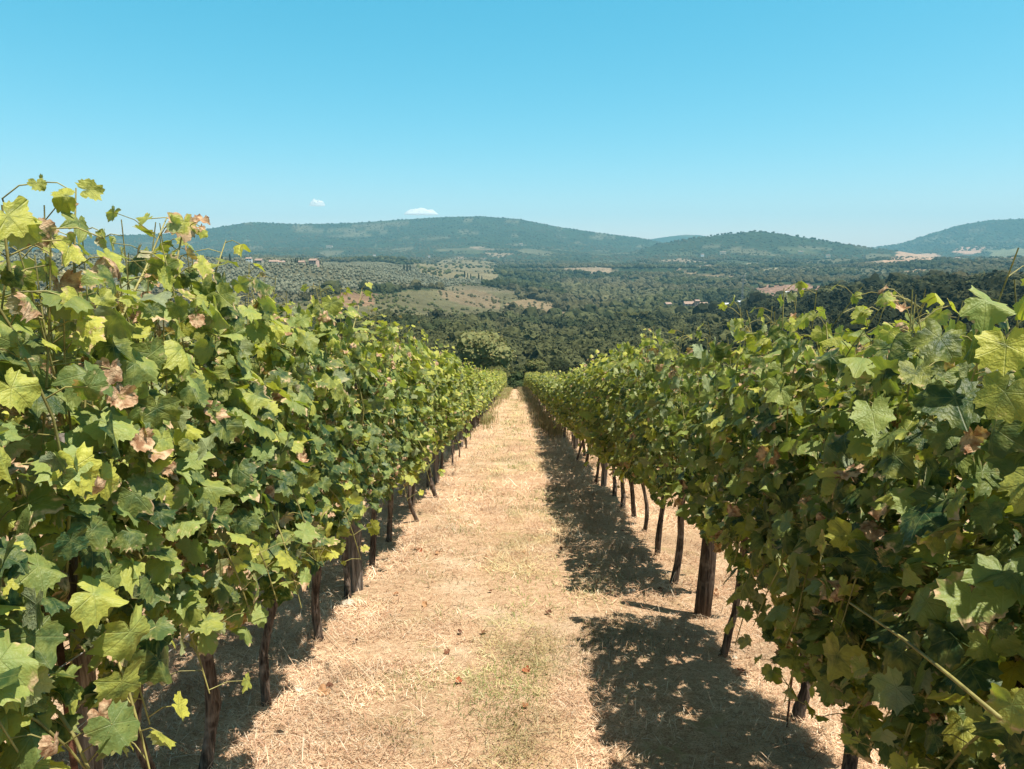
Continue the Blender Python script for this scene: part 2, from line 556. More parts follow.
# land parcels of the valley: kind, colour, outline
PARCELS = [
    ('olive', (0.125, 0.118, 0.068), [(-250, 262), (330, 262), (420, 266), (500, 283), (470, 291), (380, 290), (330, 291), (300, 303), (240, 306), (-250, 306)]),
    ('grass', (0.135, 0.122, 0.060), [(-250, 306), (240, 306), (300, 303), (334, 296), (400, 291), (440, 290), (500, 289), (520, 300), (500, 322), (430, 322), (395, 324), (330, 335), (250, 352), (-250, 352)]),
    ('bare', (0.250, 0.155, 0.090), [(334, 304), (338, 294), (360, 291), (378, 294), (372, 304), (350, 307)]),
    ('bare', (0.200, 0.150, 0.085), [(437, 296), (452, 287), (480, 289), (500, 299), (498, 309), (470, 306)]),
    ('field', (0.195, 0.165, 0.090), [(414, 263), (450, 259), (496, 263), (498, 281), (450, 280), (420, 274)]),
    ('field', (0.170, 0.145, 0.082), [(398, 285), (470, 284), (540, 292), (540, 297), (470, 289), (400, 290)]),
    ('bare', (0.240, 0.175, 0.095), [(502, 308), (520, 299), (552, 303), (572, 315), (555, 318), (520, 314)]),
    ('bare', (0.240, 0.185, 0.100), [(528, 327), (545, 325), (578, 334), (562, 338), (540, 334)]),
    ('bare', (0.27, 0.165, 0.115), [(750, 292), (762, 286), (800, 284), (825, 287), (824, 299), (772, 302)]),
    ('bare', (0.300, 0.210, 0.120), [(628, 263), (645, 263), (690, 273), (735, 277), (735, 279), (690, 276)]),
    ('bare', (0.430, 0.280, 0.180), [(880, 262), (895, 253), (915, 251), (938, 255), (932, 262), (905, 264)]),
    ('bare', (0.430, 0.270, 0.180), [(950, 252), (962, 247), (985, 248), (984, 253), (962, 254)]),
    ('bare', (0.360, 0.250, 0.150), [(896, 277), (900, 273), (925, 269), (932, 271), (915, 277)]),
    ('field', (0.170, 0.165, 0.080), [(985, 258), (990, 250), (1030, 248), (1040, 258)]),
    ('bare', (0.330, 0.280, 0.170), [(727, 268), (745, 264), (762, 263), (762, 265), (745, 267), (730, 270)]),
    ('bare', (0.330, 0.280, 0.170), [(745, 273), (765, 269), (778, 267), (778, 270), (760, 273)]),
]
PARCELS.append(('grass', (0.12, 0.11, 0.055), [(672, 303), (706, 302), (748, 304), (750, 311), (710, 312), (672, 309)]))
PARC = [(k, c, [hit(*p) for p in poly]) for k, c, poly in PARCELS]

MIDWOOD = [hit(*p) for p in ((556, 284), (600, 280), (655, 280), (664, 300), (620, 306), (566, 306))]
def landcover(x, y):
    """albedo of the country and the kind of cover: 0 wood, 1 olives, 2 open"""
    r = np.hypot(x, y)
    n = fbm(x / 60, y / 60, 21, 3)
    base = np.array(FOREST)[None, :] * (0.75 + 0.5 * n)[:, None]
    kind = np.zeros(len(x), int)
    # patchwork of the far plain
    s = 170.0
    gx, gy = x / s, y / (s * 1.5)
    best = np.full(len(x), 9e9); h = np.zeros(len(x)); h2 = np.zeros(len(x))
    for dx in (-1, 0, 1):
        for dy in (-1, 0, 1):
            ix, iy = np.floor(gx) + dx, np.floor(gy) + dy
            cx_, cy_ = ix + hash2(ix, iy, 5), iy + hash2(ix, iy, 6)
            d = (gx - cx_) ** 2 + (gy - cy_) ** 2
            hh = hash2(ix, iy, 7); hb = hash2(ix, iy, 9)
            m = d < best
            best = np.where(m, d, best); h = np.where(m, hh, h); h2 = np.where(m, hb, h2)
    openness = np.clip((r - 1900) / 900, 0, 1) * np.clip((5000 - r) / 1600, 0.0, 1)
    fld = h < 0.34 * openness
    c = np.where((h2 < 0.35)[:, None], np.array([[0.085, 0.095, 0.045]]), np.where((h2 < 0.8)[:, None], np.array([[0.13, 0.12, 0.065]]), np.array([[0.26, 0.195, 0.125]])))
    base = np.where(fld[:, None], c, base)
    kind = np.where(fld, 2, kind)
    # small clearings high on the mountains
    cl = (r > 4300) & (fbm(x / 200, y / 200, 77, 3) > 0.69)
    base = np.where(cl[:, None], np.array([[0.12, 0.115, 0.065]]), base)
    for k, col, poly in PARC:
        wob = 6 + r * 0.004
        xx = x + (vnoise(x / 40, y / 40, 31) - .5) * wob; yy = y + (vnoise(x / 40, y / 40, 32) - .5) * wob * 3
        m = in_poly(xx, yy, poly)
        base = np.where(m[:, None], np.array(col)[None, :] * (0.8 + 0.4 * n)[:, None], base)
        kind = np.where(m, 1 if k == 'olive' else 2, kind)
    return base, kind

def make_ground():
    fw = np.linspace(math.radians(-50), math.radians(50), 640)
    rest = np.linspace(math.radians(50), math.radians(310), 92)[1:-1]
    az = np.concatenate([fw, rest])
    rr = np.concatenate([[0.0], np.exp(np.linspace(math.log(0.4), math.log(9500), 470))])
    R, A = np.meshgrid(rr[1:], az, indexing='ij')
    x, y = (R * np.sin(A)).ravel(), (R * np.cos(A)).ravel()
    z = terrain(x, y)
    col, kind = landcover(x, y)
    r = R.ravel()
    near = 1 - sstep(74, 92, r + (vnoise(x / 6, y / 6, 2) - .5) * 12)
    near = np.where((y < 40), 1 - sstep(95, 130, r), near)
    V = np.concatenate([[[0, 0, H(0, 0)]], np.stack([x, y, z], -1)])
    C = np.concatenate([[[0.3, 0.2, 0.1, 1]], np.concatenate([col, near[:, None]], 1)])
    na = len(az); nr = len(rr) - 1
    i = np.arange(nr - 1)[:, None] * na + 1
    j = np.arange(na)[None, :]; k = (j + 1) % na
    F = np.stack([i + j, i + na + j, i + na + k, i + k], -1).reshape(-1, 4)
    T = np.stack([np.zeros(na, int), 1 + np.arange(na), 1 + (np.arange(na) + 1) % na], -1)
    structure(build('ground', V, [F, T], M['ground'], attrs={'land': ('FLOAT_COLOR', C)}, smooth=True))
make_ground()

# ------------------------------------------------------------------ haze
def make_haze():
    t = NT('haze')
    v = t.n('ShaderNodeVolumePrincipled')
    v.inputs['Color'].default_value = (0.36, 0.80, 1.0, 1)
    v.inputs['Density'].default_value = HAZE_DENSITY
    v.inputs['Anisotropy'].default_value = 0.0
    o = build('haze', *box(-9700, 9700, -9700, 9700, -190, 560), t.out(None, v.outputs[0]))
    o['kind'] = 'stuff'
make_haze()

# ------------------------------------------------------------------ grapevine leaves
def leaf_template(n_out, rings):
    ctrl = [(0, 1.0), (15, 0.92), (28, 0.85), (42, 0.89), (55, 0.95), (70, 0.88), (86, 0.79), (102, 0.80), (118, 0.82), (138, 0.74), (158, 0.60), (171, 0.36), (180, 0.08)]
    ca = np.array([c[0] for c in ctrl], float); cr = np.array([c[1] for c in ctrl])
    phi = -180 + 360 * (np.arange(n_out) + 0.0) / n_out
    r = np.interp(np.abs(phi), ca, cr)
    if n_out >= 48:
        teeth = np.abs(((np.arange(n_out) / 3.0) % 1.0) - 0.5) * 2 * (0.7 + 0.3 * np.sin(np.arange(n_out) * 2.3))
        r = r * (0.87 + 0.17 * teeth)
    ph = np.radians(phi)
    uv = [np.zeros((1, 2))]
    e = [np.zeros(1)]
    for f in rings:
        uv.append(np.stack([np.sin(ph) * r * f, np.cos(ph) * r * f], -1)); e.append(np.full(n_out, f))
    uv = np.concatenate(uv); e = np.concatenate(e)
    j = np.arange(n_out); k = (j + 1) % n_out
    tri = [np.stack([np.zeros(n_out, int), 1 + k, 1 + j], -1)]
    for q in range(len(rings) - 1):
        a, b = 1 + q * n_out, 1 + (q + 1) * n_out
        tri.append(np.stack([a + j, a + k, b + k], -1)); tri.append(np.stack([a + j, b + k, b + j], -1))
    return uv, e, np.concatenate(tri)

TEMPL = {'hi': leaf_template(60, [0.45, 0.78, 1.0]), 'mid': leaf_template(30, [0.6, 1.0]), 'low': leaf_template(15, [1.0])}

def leaves_mesh(L, lod, rng):
    """all the leaves of one plant as one sheet of geometry"""
    uv, e, tri = TEMPL[lod]
    n, m = len(L['p']), len(uv)
    u = uv[None, :, 0] * L['asp'][:, None]; v = uv[None, :, 1] * np.ones((n, 1))
    ph = np.arctan2(u, v)
    rr0 = np.hypot(u, v)
    q1, q2, q3 = (rng.uniform(0, 6.28, (n, 1)) for _ in range(3))
    lop = 1 + 0.09 * np.sin(2 * ph + q1) + 0.08 * np.sin(5 * ph + q2) + 0.055 * np.sin(11 * ph + q3) * (e[None, :] > .9) + 0.04 * np.sin(17 * ph + q1) * (e[None, :] > .9)
    lop = lop + rng.normal(0.0, 0.05, (n, 1)) * np.cos(ph * 360 / 55) * np.clip(rr0 * 1.4, 0, 1)
    lop = np.where(np.abs(ph) > 2.9, 1, lop)
    u, v = u * lop, v * lop
    rr = np.hypot(u, v)
    k1 = rng.uniform(0, 6.28, n)[:, None]; k2 = rng.uniform(0, 6.28, n)[:, None]
    w = L['curl'][:, None]
    z = -L['fold'][:, None] * np.abs(u) ** 1.25 - L['droop'][:, None] * v * np.abs(v) * 0.8
    z = z + (L['wav'][:, None] + 0.25 * w) * np.sin(3 * ph + k1) * rr ** 1.6 + (0.5 * L['wav'][:, None] + 0.16 * w) * np.sin(7 * ph + k2) * rr ** 2.2
    # dried leaves roll up on themselves
    ang = w * 2.6 * rr
    shrink = 1 - 0.45 * w * rr
    u2 = u * shrink; v2 = v * shrink
    z = z + w * 0.75 * rr ** 1.6 * np.sign(L['cs'])[:, None]
    N, T = L['n'], L['t']
    B = np.cross(T, N)
    s = L['s'][:, None, None]
    V = L['p'][:, None, :] + s * (u2[..., None] * B[:, None, :] + v2[..., None] * T[:, None, :] + z[..., None] * N[:, None, :])
    V = V.reshape(-1, 3)
    F = (tri[None] + (np.arange(n) * m)[:, None, None]).reshape(-1, 3)
    C = np.empty((n, m, 4), np.float32)
    C[..., 0] = L['yel'][:, None]; C[..., 1] = L['dry'][:, None]; C[..., 2] = L['rnd'][:, None]; C[..., 3] = e[None, :]
    luv = np.stack([uv[None, :, 0] * np.ones((n, 1)), uv[None, :, 1] * np.ones((n, 1)), np.zeros((n, m))], -1)
    return V, F, {'leaf': ('FLOAT_COLOR', C.reshape(-1, 4)), 'luv': ('FLOAT_VECTOR', luv.reshape(-1, 3))}

def norm(a):
    return a / (np.linalg.norm(a, axis=-1, keepdims=True) + 1e-9)

def grow_vine(rng, span=0.78, top=1.90, low=0.72, half=0.27, n_shoot=9, fill=170, big=1.0, yellow=0.0, droopers=1, extra=(), side=0, feats=()):
    """shoots with alternate leaves rising from a cordon; local z is height above the sloping ground at the trunk"""
    P, N, T, S, Y, D, W = [], [], [], [], [], [], []
    canes, petioles = [], []
    def add(p, out, size, y, d, up=0.55):
        nrm = norm(np.array([out * rng.uniform(0.1, 1.1), rng.normal(0, 0.5), rng.uniform(-0.1, 1.15) * up * 2.0]) + rng.normal(0, 0.27, 3))
        tip = np.array([out * 0.35, rng.normal(0, 0.35), -1.0]) + rng.normal(0, 0.35, 3)
        tip = norm(tip - nrm * tip.dot(nrm))
        P.append(p); N.append(nrm); T.append(tip); S.append(size); Y.append(y); D.append(d)
    def shoot(pts, size0, y0, tip_small=True):
        L = np.concatenate([[0], np.cumsum(np.linalg.norm(np.diff(pts, axis=0), axis=1))])
        canes.append((pts, np.interp(L / L[-1], [0, 1], [0.0048, 0.0018])))
        d = rng.uniform(0.05, 0.12); sgn = rng.choice([-1, 1])
        while d < L[-1]:
            f = d / L[-1]
            c = np.array([np.interp(d, L, pts[:, k]) for k in range(3)])
            out = sgn
            q = c + np.array([out * rng.uniform(0.03, 0.10), rng.normal(0, 0.045), rng.uniform(-0.02, 0.06)])
            sz = size0 * rng.uniform(0.72, 1.12) * (1.0 if f < 0.75 or not tip_small else np.interp(f, [0.75, 1.0], [0.95, 0.55]))
            hgt = c[2]
            yy = np.clip(rng.normal(0.03, 0.07) + (rng.random() < 0.17 + y0 * .8) * rng.uniform(.2, .7) + y0 * .3 + 0.22 * np.clip((hgt - 1.35) / 0.6, 0, 1) + (0.3 if f > 0.85 else 0), 0, 1)
            add(q, out, sz, yy, rng.uniform(0, 0.36) if rng.random() > 0.065 + 0.07 * (hgt > 1.5) + 0.5 * max(0, yellow - 0.1) * (yellow < .25) else rng.uniform(0.55, 1.0))
            petioles.append((np.array([c, (c + q) / 2 + [0, 0, 0.012], q]), 0.0016))
            d += rng.uniform(0.05, 0.085)
            sgn = -sgn if rng.random() < 0.8 else sgn
    for k in range(n_shoot):
        y0 = (k + 0.5) / n_shoot * span - span / 2 + rng.normal(0, 0.03)
        z0 = 0.84 + rng.uniform(-0.04, 0.05)
        Ln = (top - z0) * rng.uniform(0.80, 1.06)
        lx, ly = rng.normal(0, 0.13), rng.normal(0, 0.14)
        tt = np.linspace(0, 1, 8)
        bow = rng.normal(0, 0.07)
        pts = np.stack([lx * tt + bow * np.sin(tt * 3.1) , y0 + ly * tt + rng.normal(0, .03) * np.sin(tt * 5), z0 + Ln * (tt - 0.06 * abs(lx) * 4 * tt ** 2)], -1)
        shoot(pts, 0.073 * big, yellow)
    for k in range(droopers):
        out = rng.choice([-1, 1]) if side == 0 else side
        y0 = rng.uniform(-span / 2, span / 2); z0 = rng.uniform(0.9, 1.3)
        tt = np.linspace(0, 1, 8)
        Ln = rng.uniform(0.35, 0.6)
        pts = np.stack([out * (0.05 + Ln * 0.55 * tt ** 0.7), y0 + rng.normal(0, .12) * tt, z0 + 0.12 * np.sin(tt * 2.2) - Ln * 0.9 * tt ** 2], -1)
        shoot(pts, 0.078 * big, yellow)
    for pts in extra:
        shoot(np.asarray(pts, float), 0.070 * big, yellow + 0.15)
    for k in range(fill):
        out = rng.choice([-1, 1])
        z = low + (top - 0.12 - low) * rng.beta(1.35, 1.5)
        prof = half * (0.62 + 0.5 * math.sin(np.clip((z - low) / (top - low), 0, 1) * math.pi) ** 0.7)
        x = out * prof * rng.uniform(0.25, 1.0) ** 0.6
        yy = np.clip(rng.normal(0.03, 0.07) + (rng.random() < 0.12 + yellow * .8) * rng.uniform(.2, .7) + yellow * .3 + 0.20 * np.clip((z - 1.4) / 0.5, 0, 1), 0, 1)
        add(np.array([x, rng.uniform(-span / 2, span / 2), z]), out, 0.071 * big * rng.uniform(0.5, 1.3), yy, rng.uniform(0, 0.34) if rng.random() > 0.05 else rng.uniform(0.55, 1.0))
    for (q, sz, nn, tt_, y_, d_) in feats:
        nn = norm(np.asarray(nn, float)); tt_ = np.asarray(tt_, float); tt_ = norm(tt_ - nn * tt_.dot(nn))
        P.append(np.asarray(q, float)); N.append(nn); T.append(tt_); S.append(sz); Y.append(y_); D.append(d_)
    n = len(P)
    P = np.array(P)
    dry = np.array(D)
    S = np.array(S) * np.where(dry > 0.5, 0.8, 1.0)
    L = dict(p=P, n=np.array(N), t=np.array(T), s=np.array(S), yel=np.array(Y), dry=dry, rnd=rng.random(n),
             asp=rng.uniform(0.85, 1.12, n), fold=np.where(rng.random(n) < .2, rng.uniform(.7, 1.3, n), rng.uniform(-0.3, 0.7, n)), droop=rng.uniform(-0.15, 0.50, n), wav=rng.uniform(0.04, 0.17, n),
             curl=np.where(dry > 0.5, rng.uniform(0.3, 0.85, n) * dry, rng.uniform(0, 0.12, n)), cs=rng.choice([-1, 1, 1], n))
    # follow the slope of the row
    L['p'][:, 2] -= SLOPE * L['p'][:, 1]
    for pts, _ in canes:
        pts[:, 2] -= SLOPE * pts[:, 1]
    for pts, _ in petioles:
        pts[:, 2] -= SLOPE * pts[:, 1]
    return L, canes, petioles

def trunk_geo(rng, span=0.78, lean=(0.0, 0.0), rad=0.028, arms=True):
    t = np.linspace(0, 1, 9)
    wk = rng.normal(0, 0.024, (4, 2)); wob = np.stack([np.interp(t, [0, .33, .66, 1], wk[:, q]) for q in (0, 1)], -1) + rng.normal(0, .003, (9, 2))
    x = lean[0] * (t - 1) + wob[:, 0]; y = lean[1] * (t - 1) + wob[:, 1]
    pts = np.stack([x - x[-1], y - y[-1], -0.06 + 0.92 * t], -1)
    r = rad * np.interp(t, [0, 0.08, 0.5, 0.9, 1], [1.35, 1.1, 0.9, 1.05, 1.15]) * (1 + rng.normal(0, 0.07, 9))
    parts = [tube(pts, r, 9)]
    if arms:
        for s in (-1, 1):
            tt = np.linspace(0, 1, 6)
            a = np.stack([rng.normal(0, 0.012, 6), s * span / 2 * tt, 0.85 + 0.03 * np.sin(tt * 3) + rng.normal(0, 0.008, 6) - SLOPE * s * span / 2 * tt], -1)
            parts.append(tube(a, rad * np.interp(tt, [0, 1], [0.8, 0.4]), 7))
    return join(parts), pts[0]

def vine_parts(rng, lod, root=None, lean=(0, 0), rad=0.028, **kw):
    """trunk, cane and foliage meshes of one vine under root"""
    L, canes, pet = grow_vine(rng, **kw)
    (V, F), base = trunk_geo(rng, kw.get('span', 0.78), lean, rad)
    tr = build('trunk', V, F, M['bark'], root, smooth=True)
    ps = [tube(p, r, 6 if lod == 'hi' else 3, False) for p, r in canes]
    if lod == 'hi':
        ps += [tube(p, r, 4, False) for p, r in pet]
    V, F = join(ps)
    cn = build('cane', V, F, M['cane'], root, smooth=True)
    V, F, at_ = leaves_mesh(L, lod, rng)
    fo = build('foliage', V, F, M['leaf'], root, attrs=at_, smooth=True)
    return tr, cn, fo

ROW_L, ROW_R = -1.17, 1.28
GROUP_L, GROUP_R = 'grapevines of the left row', 'grapevines of the right row'

def shoot_px(X, *pix):
    """a shoot drawn through points of the vertical plane x = X"""
    return np.array([on_side(px, py, X) for px, py in pix])

# near vines: (y along the row, lean, radius, label, tall shoots seen in the photograph)
LEFT_NEAR = [
    (0.75, (0.02, 0.02), 0.022, 'vine cut off by the left edge of the photo, below its tallest leaves', []),
    (1.20, (0.03, 0.02), 0.022, 'vine beside the rusty stake, with a tall leafy shoot up against the sky', [shoot_px(-1.12, (78, 330), (74, 260), (76, 188)), shoot_px(-1.0, (20, 330), (8, 260), (2, 205))]),
    (1.95, (0.02, -0.03), 0.020, 'vine behind the weathered post, with a bare cane tip poking above its leaves', [shoot_px(-1.15, (120, 320), (145, 270), (167, 217)), shoot_px(-1.1, (170, 300), (178, 255), (186, 215))]),
    (2.48, (0.03, 0.05), 0.027, 'vine on the thick pale trunk at the bottom, right of the rusty stake', [shoot_px(-1.1, (212, 310), (216, 270), (226, 240))]),
    (3.12, (0.0, 0.06), 0.023, 'vine on the thin dark bent trunk with small stones at its foot', []),
    (3.88, (0.04, 0.10), 0.027, 'vine on the dark leaning trunk before the pale stone in the path', [shoot_px(-1.1, (350, 340), (358, 310), (362, 288))]),
    (4.66, (0.02, 0.05), 0.024, 'vine close behind the grey squared post in the left row', []),
    (5.45, (0.0, 0.05), 0.028, 'third vine beyond the pale stone, where the left row begins to close up', []),
]
RIGHT_NEAR = [
    (0.55, (0.02, 0), 0.03, 'vine with the largest leaves, cut off by the right edge of the photo', []),
    (1.20, (0.02, 0), 0.03, 'vine holding the big yellow leaf high at the right edge', []),
    (1.80, (0.02, 0), 0.03, 'vine crossed by a long pale cane in deep shade at lower right', []),
    (2.30, (0.03, 0.03), 0.028, 'vine whose lowest leaves hang to the ground at lower right', [shoot_px(1.2, (835, 380), (828, 345), (826, 322))]),
    (2.90, (-0.02, 0.0), 0.026, 'vine on the short gnarled trunk with a thin rusty rod against it', [shoot_px(1.15, (775, 390), (782, 340), (784, 288))]),
    (3.60, (0.05, 0.0), 0.021, 'vine on the slim dark trunk standing on bare straw', [shoot_px(1.15, (735, 380), (740, 345), (742, 312))]),
    (4.98, (0.03, 0.03), 0.026, 'vine just behind the thick dark post of the right row', []),
    (5.80, (0.03, 0.0), 0.026, 'second vine behind the thick dark post of the right row', []),
]
# single leaves that stand out in the photograph: pixel, plane x, size, facing, tip, yellow, dry
FEATS = [(1006, 345, 0.90, .060, (-.5, -.6, .35), (.1, 0, -1), .95, .12), (872, 412, .92, .072, (-.35, -.6, .7), (.1, -.2, -1), .12, .1),
         (940, 338, .92, .068, (-.2, -.65, .75), (-.4, 0, -1), .25, .1), (955, 398, .90, .074, (-.4, -.5, .7), (.3, 0, -1), .1, .1), (985, 300, .93, .062, (-.1, -.7, .7), (.6, -.2, -.6), .2, .15),
         (915, 372, .95, .055, (-.3, -.5, .8), (0, 0, -1), .4, .2), (886, 376, 1.05, .055, (.8, .1, .3), (-.2, 0, -1), .5, .3), (1005, 392, .95, .07, (-.6, -.5, .3), (0, .3, -1), .55, .2),
         (895, 455, .98, .07, (-.7, -.4, .4), (.3, .1, -1), .3, .1), (838, 655, .9, .085, (-.8, -.4, .1), (.1, .1, -1), .55, .2), (1012, 705, .84, .055, (-.7, -.5, .3), (.2, 0, -1), .45, .3),
         (76, 466, -.86, .062, (.8, -.5, .3), (0, 0, -1), 1, .15), (102, 478, -.88, .058, (.8, -.4, .1), (.3, 0, -1), 1, .2), (38, 230, -1.0, .062, (.7, -.6, .2), (.2, 0, -1), .45, .62),
         (8, 216, -.95, .05, (.6, -.5, .6), (.5, 0, -.6), .8, .2), (88, 190, -1.1, .038, (.5, -.7, .3), (.8, 0, .2), .7, .1), (66, 196, -1.1, .040, (.5, -.7, .3), (-.8, 0, -.2), .8, .1),
         (120, 396, -.88, .058, (.8, -.5, .3), (0, 0, -1), .75, .7), (140, 438, -.88, .056, (.8, -.5, .3), (.2, 0, -1), .5, .95), (213, 412, -.90, .062, (.8, -.5, .3), (-.3, 0, -1), .75, .62),
         (284, 392, -.92, .062, (.7, -.6, .4), (.3, 0, -1), .35, .95), (118, 392, -.9, .05, (.8, -.3, .6), (.4, 0, -1), .4, 1.0), (60, 286, -.98, .07, (.8, -.4, .3), (0, 0, -1), .6, .9),
         (184, 222, -1.08, .062, (.7, -.6, .4), (-.2, 0, -1), .8, .45), (272, 350, -.98, .06, (.7, -.5, .3), (0, 0, -1), .7, .3), (112, 262, -1.0, .06, (.7, -.5, .5), (.4, 0, -.8), .3, 1.0),
         (130, 632, -.86, .07, (.8, -.5, .2), (0, 0, -1), .45, .1), (158, 660, -.86, .075, (.8, -.5, .2), (.2, 0, -1), .15, .1), (122, 682, -.86, .06, (.8, -.5, .1), (-.2, 0, -1), .5, .15), (100, 715, -.86, .055, (.8, -.5, .2), (.2, 0, -1), .2, 1.0)]
FEATS = [(on_side(px, py, X), sz, nn, tt, yy, dd) for px, py, X, sz, nn, tt, yy, dd in FEATS]
def near_vine(i, row, X, y, lean, rad, label, tall, group, feats=(), **kw):
    rng = np.random.default_rng(100 + i)
    z = H(X, y)
    root = thing('grapevine', label, 'grapevine', (X, y, z), group)
    ex = [t - np.array([X, y, z]) + np.array([0, 0, 1]) * SLOPE * (t[:, 1:2] - y) for t in tall]
    mine = [(q - [X, y, z] + [0, 0, SLOPE * (q[1] - y)], *rest) for q, *rest in feats if q[0] * X > 0 and abs(q[1] - y) == min(abs(q[1] - v[0]) for v in (LEFT_NEAR if X < 0 else RIGHT_NEAR))]
    vine_parts(rng, 'hi', root, lean, rad, extra=ex, feats=mine, **kw)
    if 'long pale cane' in label:
        pts = np.array([on_side(850, 603, 0.86), on_side(905, 640, 0.84), on_side(950, 676, 0.82), on_side(1000, 718, 0.80)]) - [X, y, z]
        build('cane', *tube(pts, [.0026, .0034, .0038, .004], 8), M['cane'], root, smooth=True)['label'] = 'long pale bare cane'
    return root

for i, (y, lean, rad, label, tall) in enumerate(LEFT_NEAR):
    near_vine(i, 'L', ROW_L, y, lean, rad, label, tall, GROUP_L, top=1.95 if y < 1.0 else 2.10 if y < 2.3 else 2.17, low=0.80 if y < 2.4 else 0.66, yellow=0.18, big=.76, n_shoot=12, droopers=3 if y < 2.7 else 2, feats=FEATS,
              side=1 if y < 2.5 else 0, fill=470 if y < 2.4 else 540, span=0.84, half=0.28)
for i, (y, lean, rad, label, tall) in enumerate(RIGHT_NEAR):
    near_vine(40 + i, 'R', ROW_R, y, lean, rad, label, tall, GROUP_R, feats=FEATS, top=1.86 if y < 1.5 else 1.92 if y < 2.6 else 1.98, low=0.46 if y < 2.6 else 0.66, yellow=0.06, droopers=6 if y < 2.6 else 3,
              side=-1 if y < 2.6 else 0, half=0.30 if y < 3.0 else 0.27, fill=620 if y < 2.6 else 470, span=0.84, n_shoot=12, big=0.82 if y < 2.6 else 0.80)

def link_vine(src, X, y, label, group, rz, sc, rng):
    root = thing('grapevine', label, 'grapevine', (X, y, H(X, y)), group)
    root.scale = (rng.uniform(0.8, 1.2) * (1 if rng.random() < 0.5 else -1), rng.uniform(0.95, 1.05), sc)
    for o in src:
        c = o.copy()
        COL.objects.link(c)
        c.parent = root
    return root

protos = {}
for lod, n in (('mid', 6), ('low', 6)):
    for side in ('L', 'R'):
        protos[lod, side] = []
        for k in range(n):
            rng = np.random.default_rng(500 + k + 50 * (lod == 'low') + 200 * (side == 'R'))
            ex = []
            if k % 2 == 0:
                ex = [np.array([[0, .1, 1.5], [rng.normal(0, .08), .12, 1.95], [rng.normal(0, .1), .15, 2.30 - 0.26 * (side == 'R')]])]
            tr, cn, fo = vine_parts(rng, lod, None, (rng.normal(0.06, .06), rng.normal(.05, .06)), rng.uniform(.018, .027), top=2.16 if side == 'L' else 2.00,
                                    low=0.66 if side == 'L' else 0.56, yellow=0.36, droopers=3, fill=440 if lod == 'mid' else 300, big=.85 if lod == 'mid' else .92, n_shoot=11, span=0.86, extra=ex)
            protos[lod, side].append((tr, cn, fo))

used_proto = set()
def fill_row(X, side, y0, y1, step, seed, mk_label, group, force=None):
    rng = np.random.default_rng(seed)
    y = y0
    while y < y1:
        lod = force or ('mid' if y < 17 else 'low')
        k = int(rng.integers(0, 6))
        link_vine(protos[lod, side][k], X + rng.normal(0, 0.02), y, mk_label(y), group, 0, rng.uniform(0.93, 1.06) * (1.0 - 0.20 * min(1, max(0, (y - 7) / 12))), rng)
        y += step * rng.uniform(0.9, 1.1)

fill_row(ROW_L, 'L', 6.2, 70, 0.78, 1, lambda y: 'yellowing grapevine in the far, closed-up stretch of the left row', GROUP_L)
fill_row(ROW_R, 'R', 6.6, 70, 0.78, 2, lambda y: 'sun-topped grapevine in the far, closed-up stretch of the right row', GROUP_R)
fill_row(ROW_L - 2.45, 'L', 1.0, 34, 0.84, 3, lambda y: 'grapevine of the next row, glimpsed behind the left row', 'grapevines of the rows behind', 'low')
fill_row(ROW_R + 2.45, 'R', 1.5, 34, 0.84, 4, lambda y: 'grapevine of the next row, glimpsed under the right row', 'grapevines of the rows behind', 'low')
for grp in protos.values():
    for tr in grp:
        for o in tr:
            COL.objects.unlink(o)

# ------------------------------------------------------------------ posts, stakes, wires
def post_geo(rng, w, h, lean=(0, 0), squared=False):
    sides = 4 if squared else 10
    t = np.linspace(0, 1, 6)
    pts = np.stack([lean[0] * t + rng.normal(0, .004, 6), lean[1] * t, -0.1 + (h + 0.1) * t], -1)
    V, F = tube(pts, w * (1 + rng.normal(0, .03, 6)) * np.interp(t, [0, 1], [1.08, 0.94]), sides)
    return V, F

def post(X, y, w, h, label, lean=(0, 0), squared=False, group='wooden trellis posts', seed=0, mat=None):
    rng = np.random.default_rng(seed + 900)
    V, F = post_geo(rng, w, h, lean, squared)
    o = build('trellis_post', V, F, mat or M['post'], smooth=not squared, loc=(X, y, H(X, y)))
    return tag(o, label, 'post', group)

M['darkpost'] = mat_bark('dark_post', (0.035, 0.025, 0.019), (0.13, 0.095, 0.07), (0.19, 0.15, 0.115), 0.08, 60)
post(-1.17, 1.64, 0.026, 1.50, 'weathered grey wooden post behind the rusty stake at lower left', (0.03, 0), seed=1)
post(-1.21, 4.80, 0.060, 1.98, 'grey squared wooden post by the pale stone, top showing among the leaves', (0.03, 0), True, seed=2)
post(1.26, 4.25, 0.052, 1.55, 'thick dark post leaning right, bare between leaves and shaded straw', (0.10, 0.05), seed=3, mat=M['darkpost'])
for k, y in enumerate((9.7, 14.4, 19.2, 24.0, 29, 34, 39, 44, 49, 54, 59, 64, 69.6)):
    post(-1.17, y, 0.040, 1.85 if y < 12 else 1.42, 'grey trellis post further down the left row, half hidden by leaves', (0.02, 0), True, seed=10 + k)
    post(1.28, y - 0.3, 0.040, 1.65 if y < 12 else 1.34, 'grey trellis post further down the right row, half hidden by leaves', (0.03, 0.02), True, seed=40 + k)

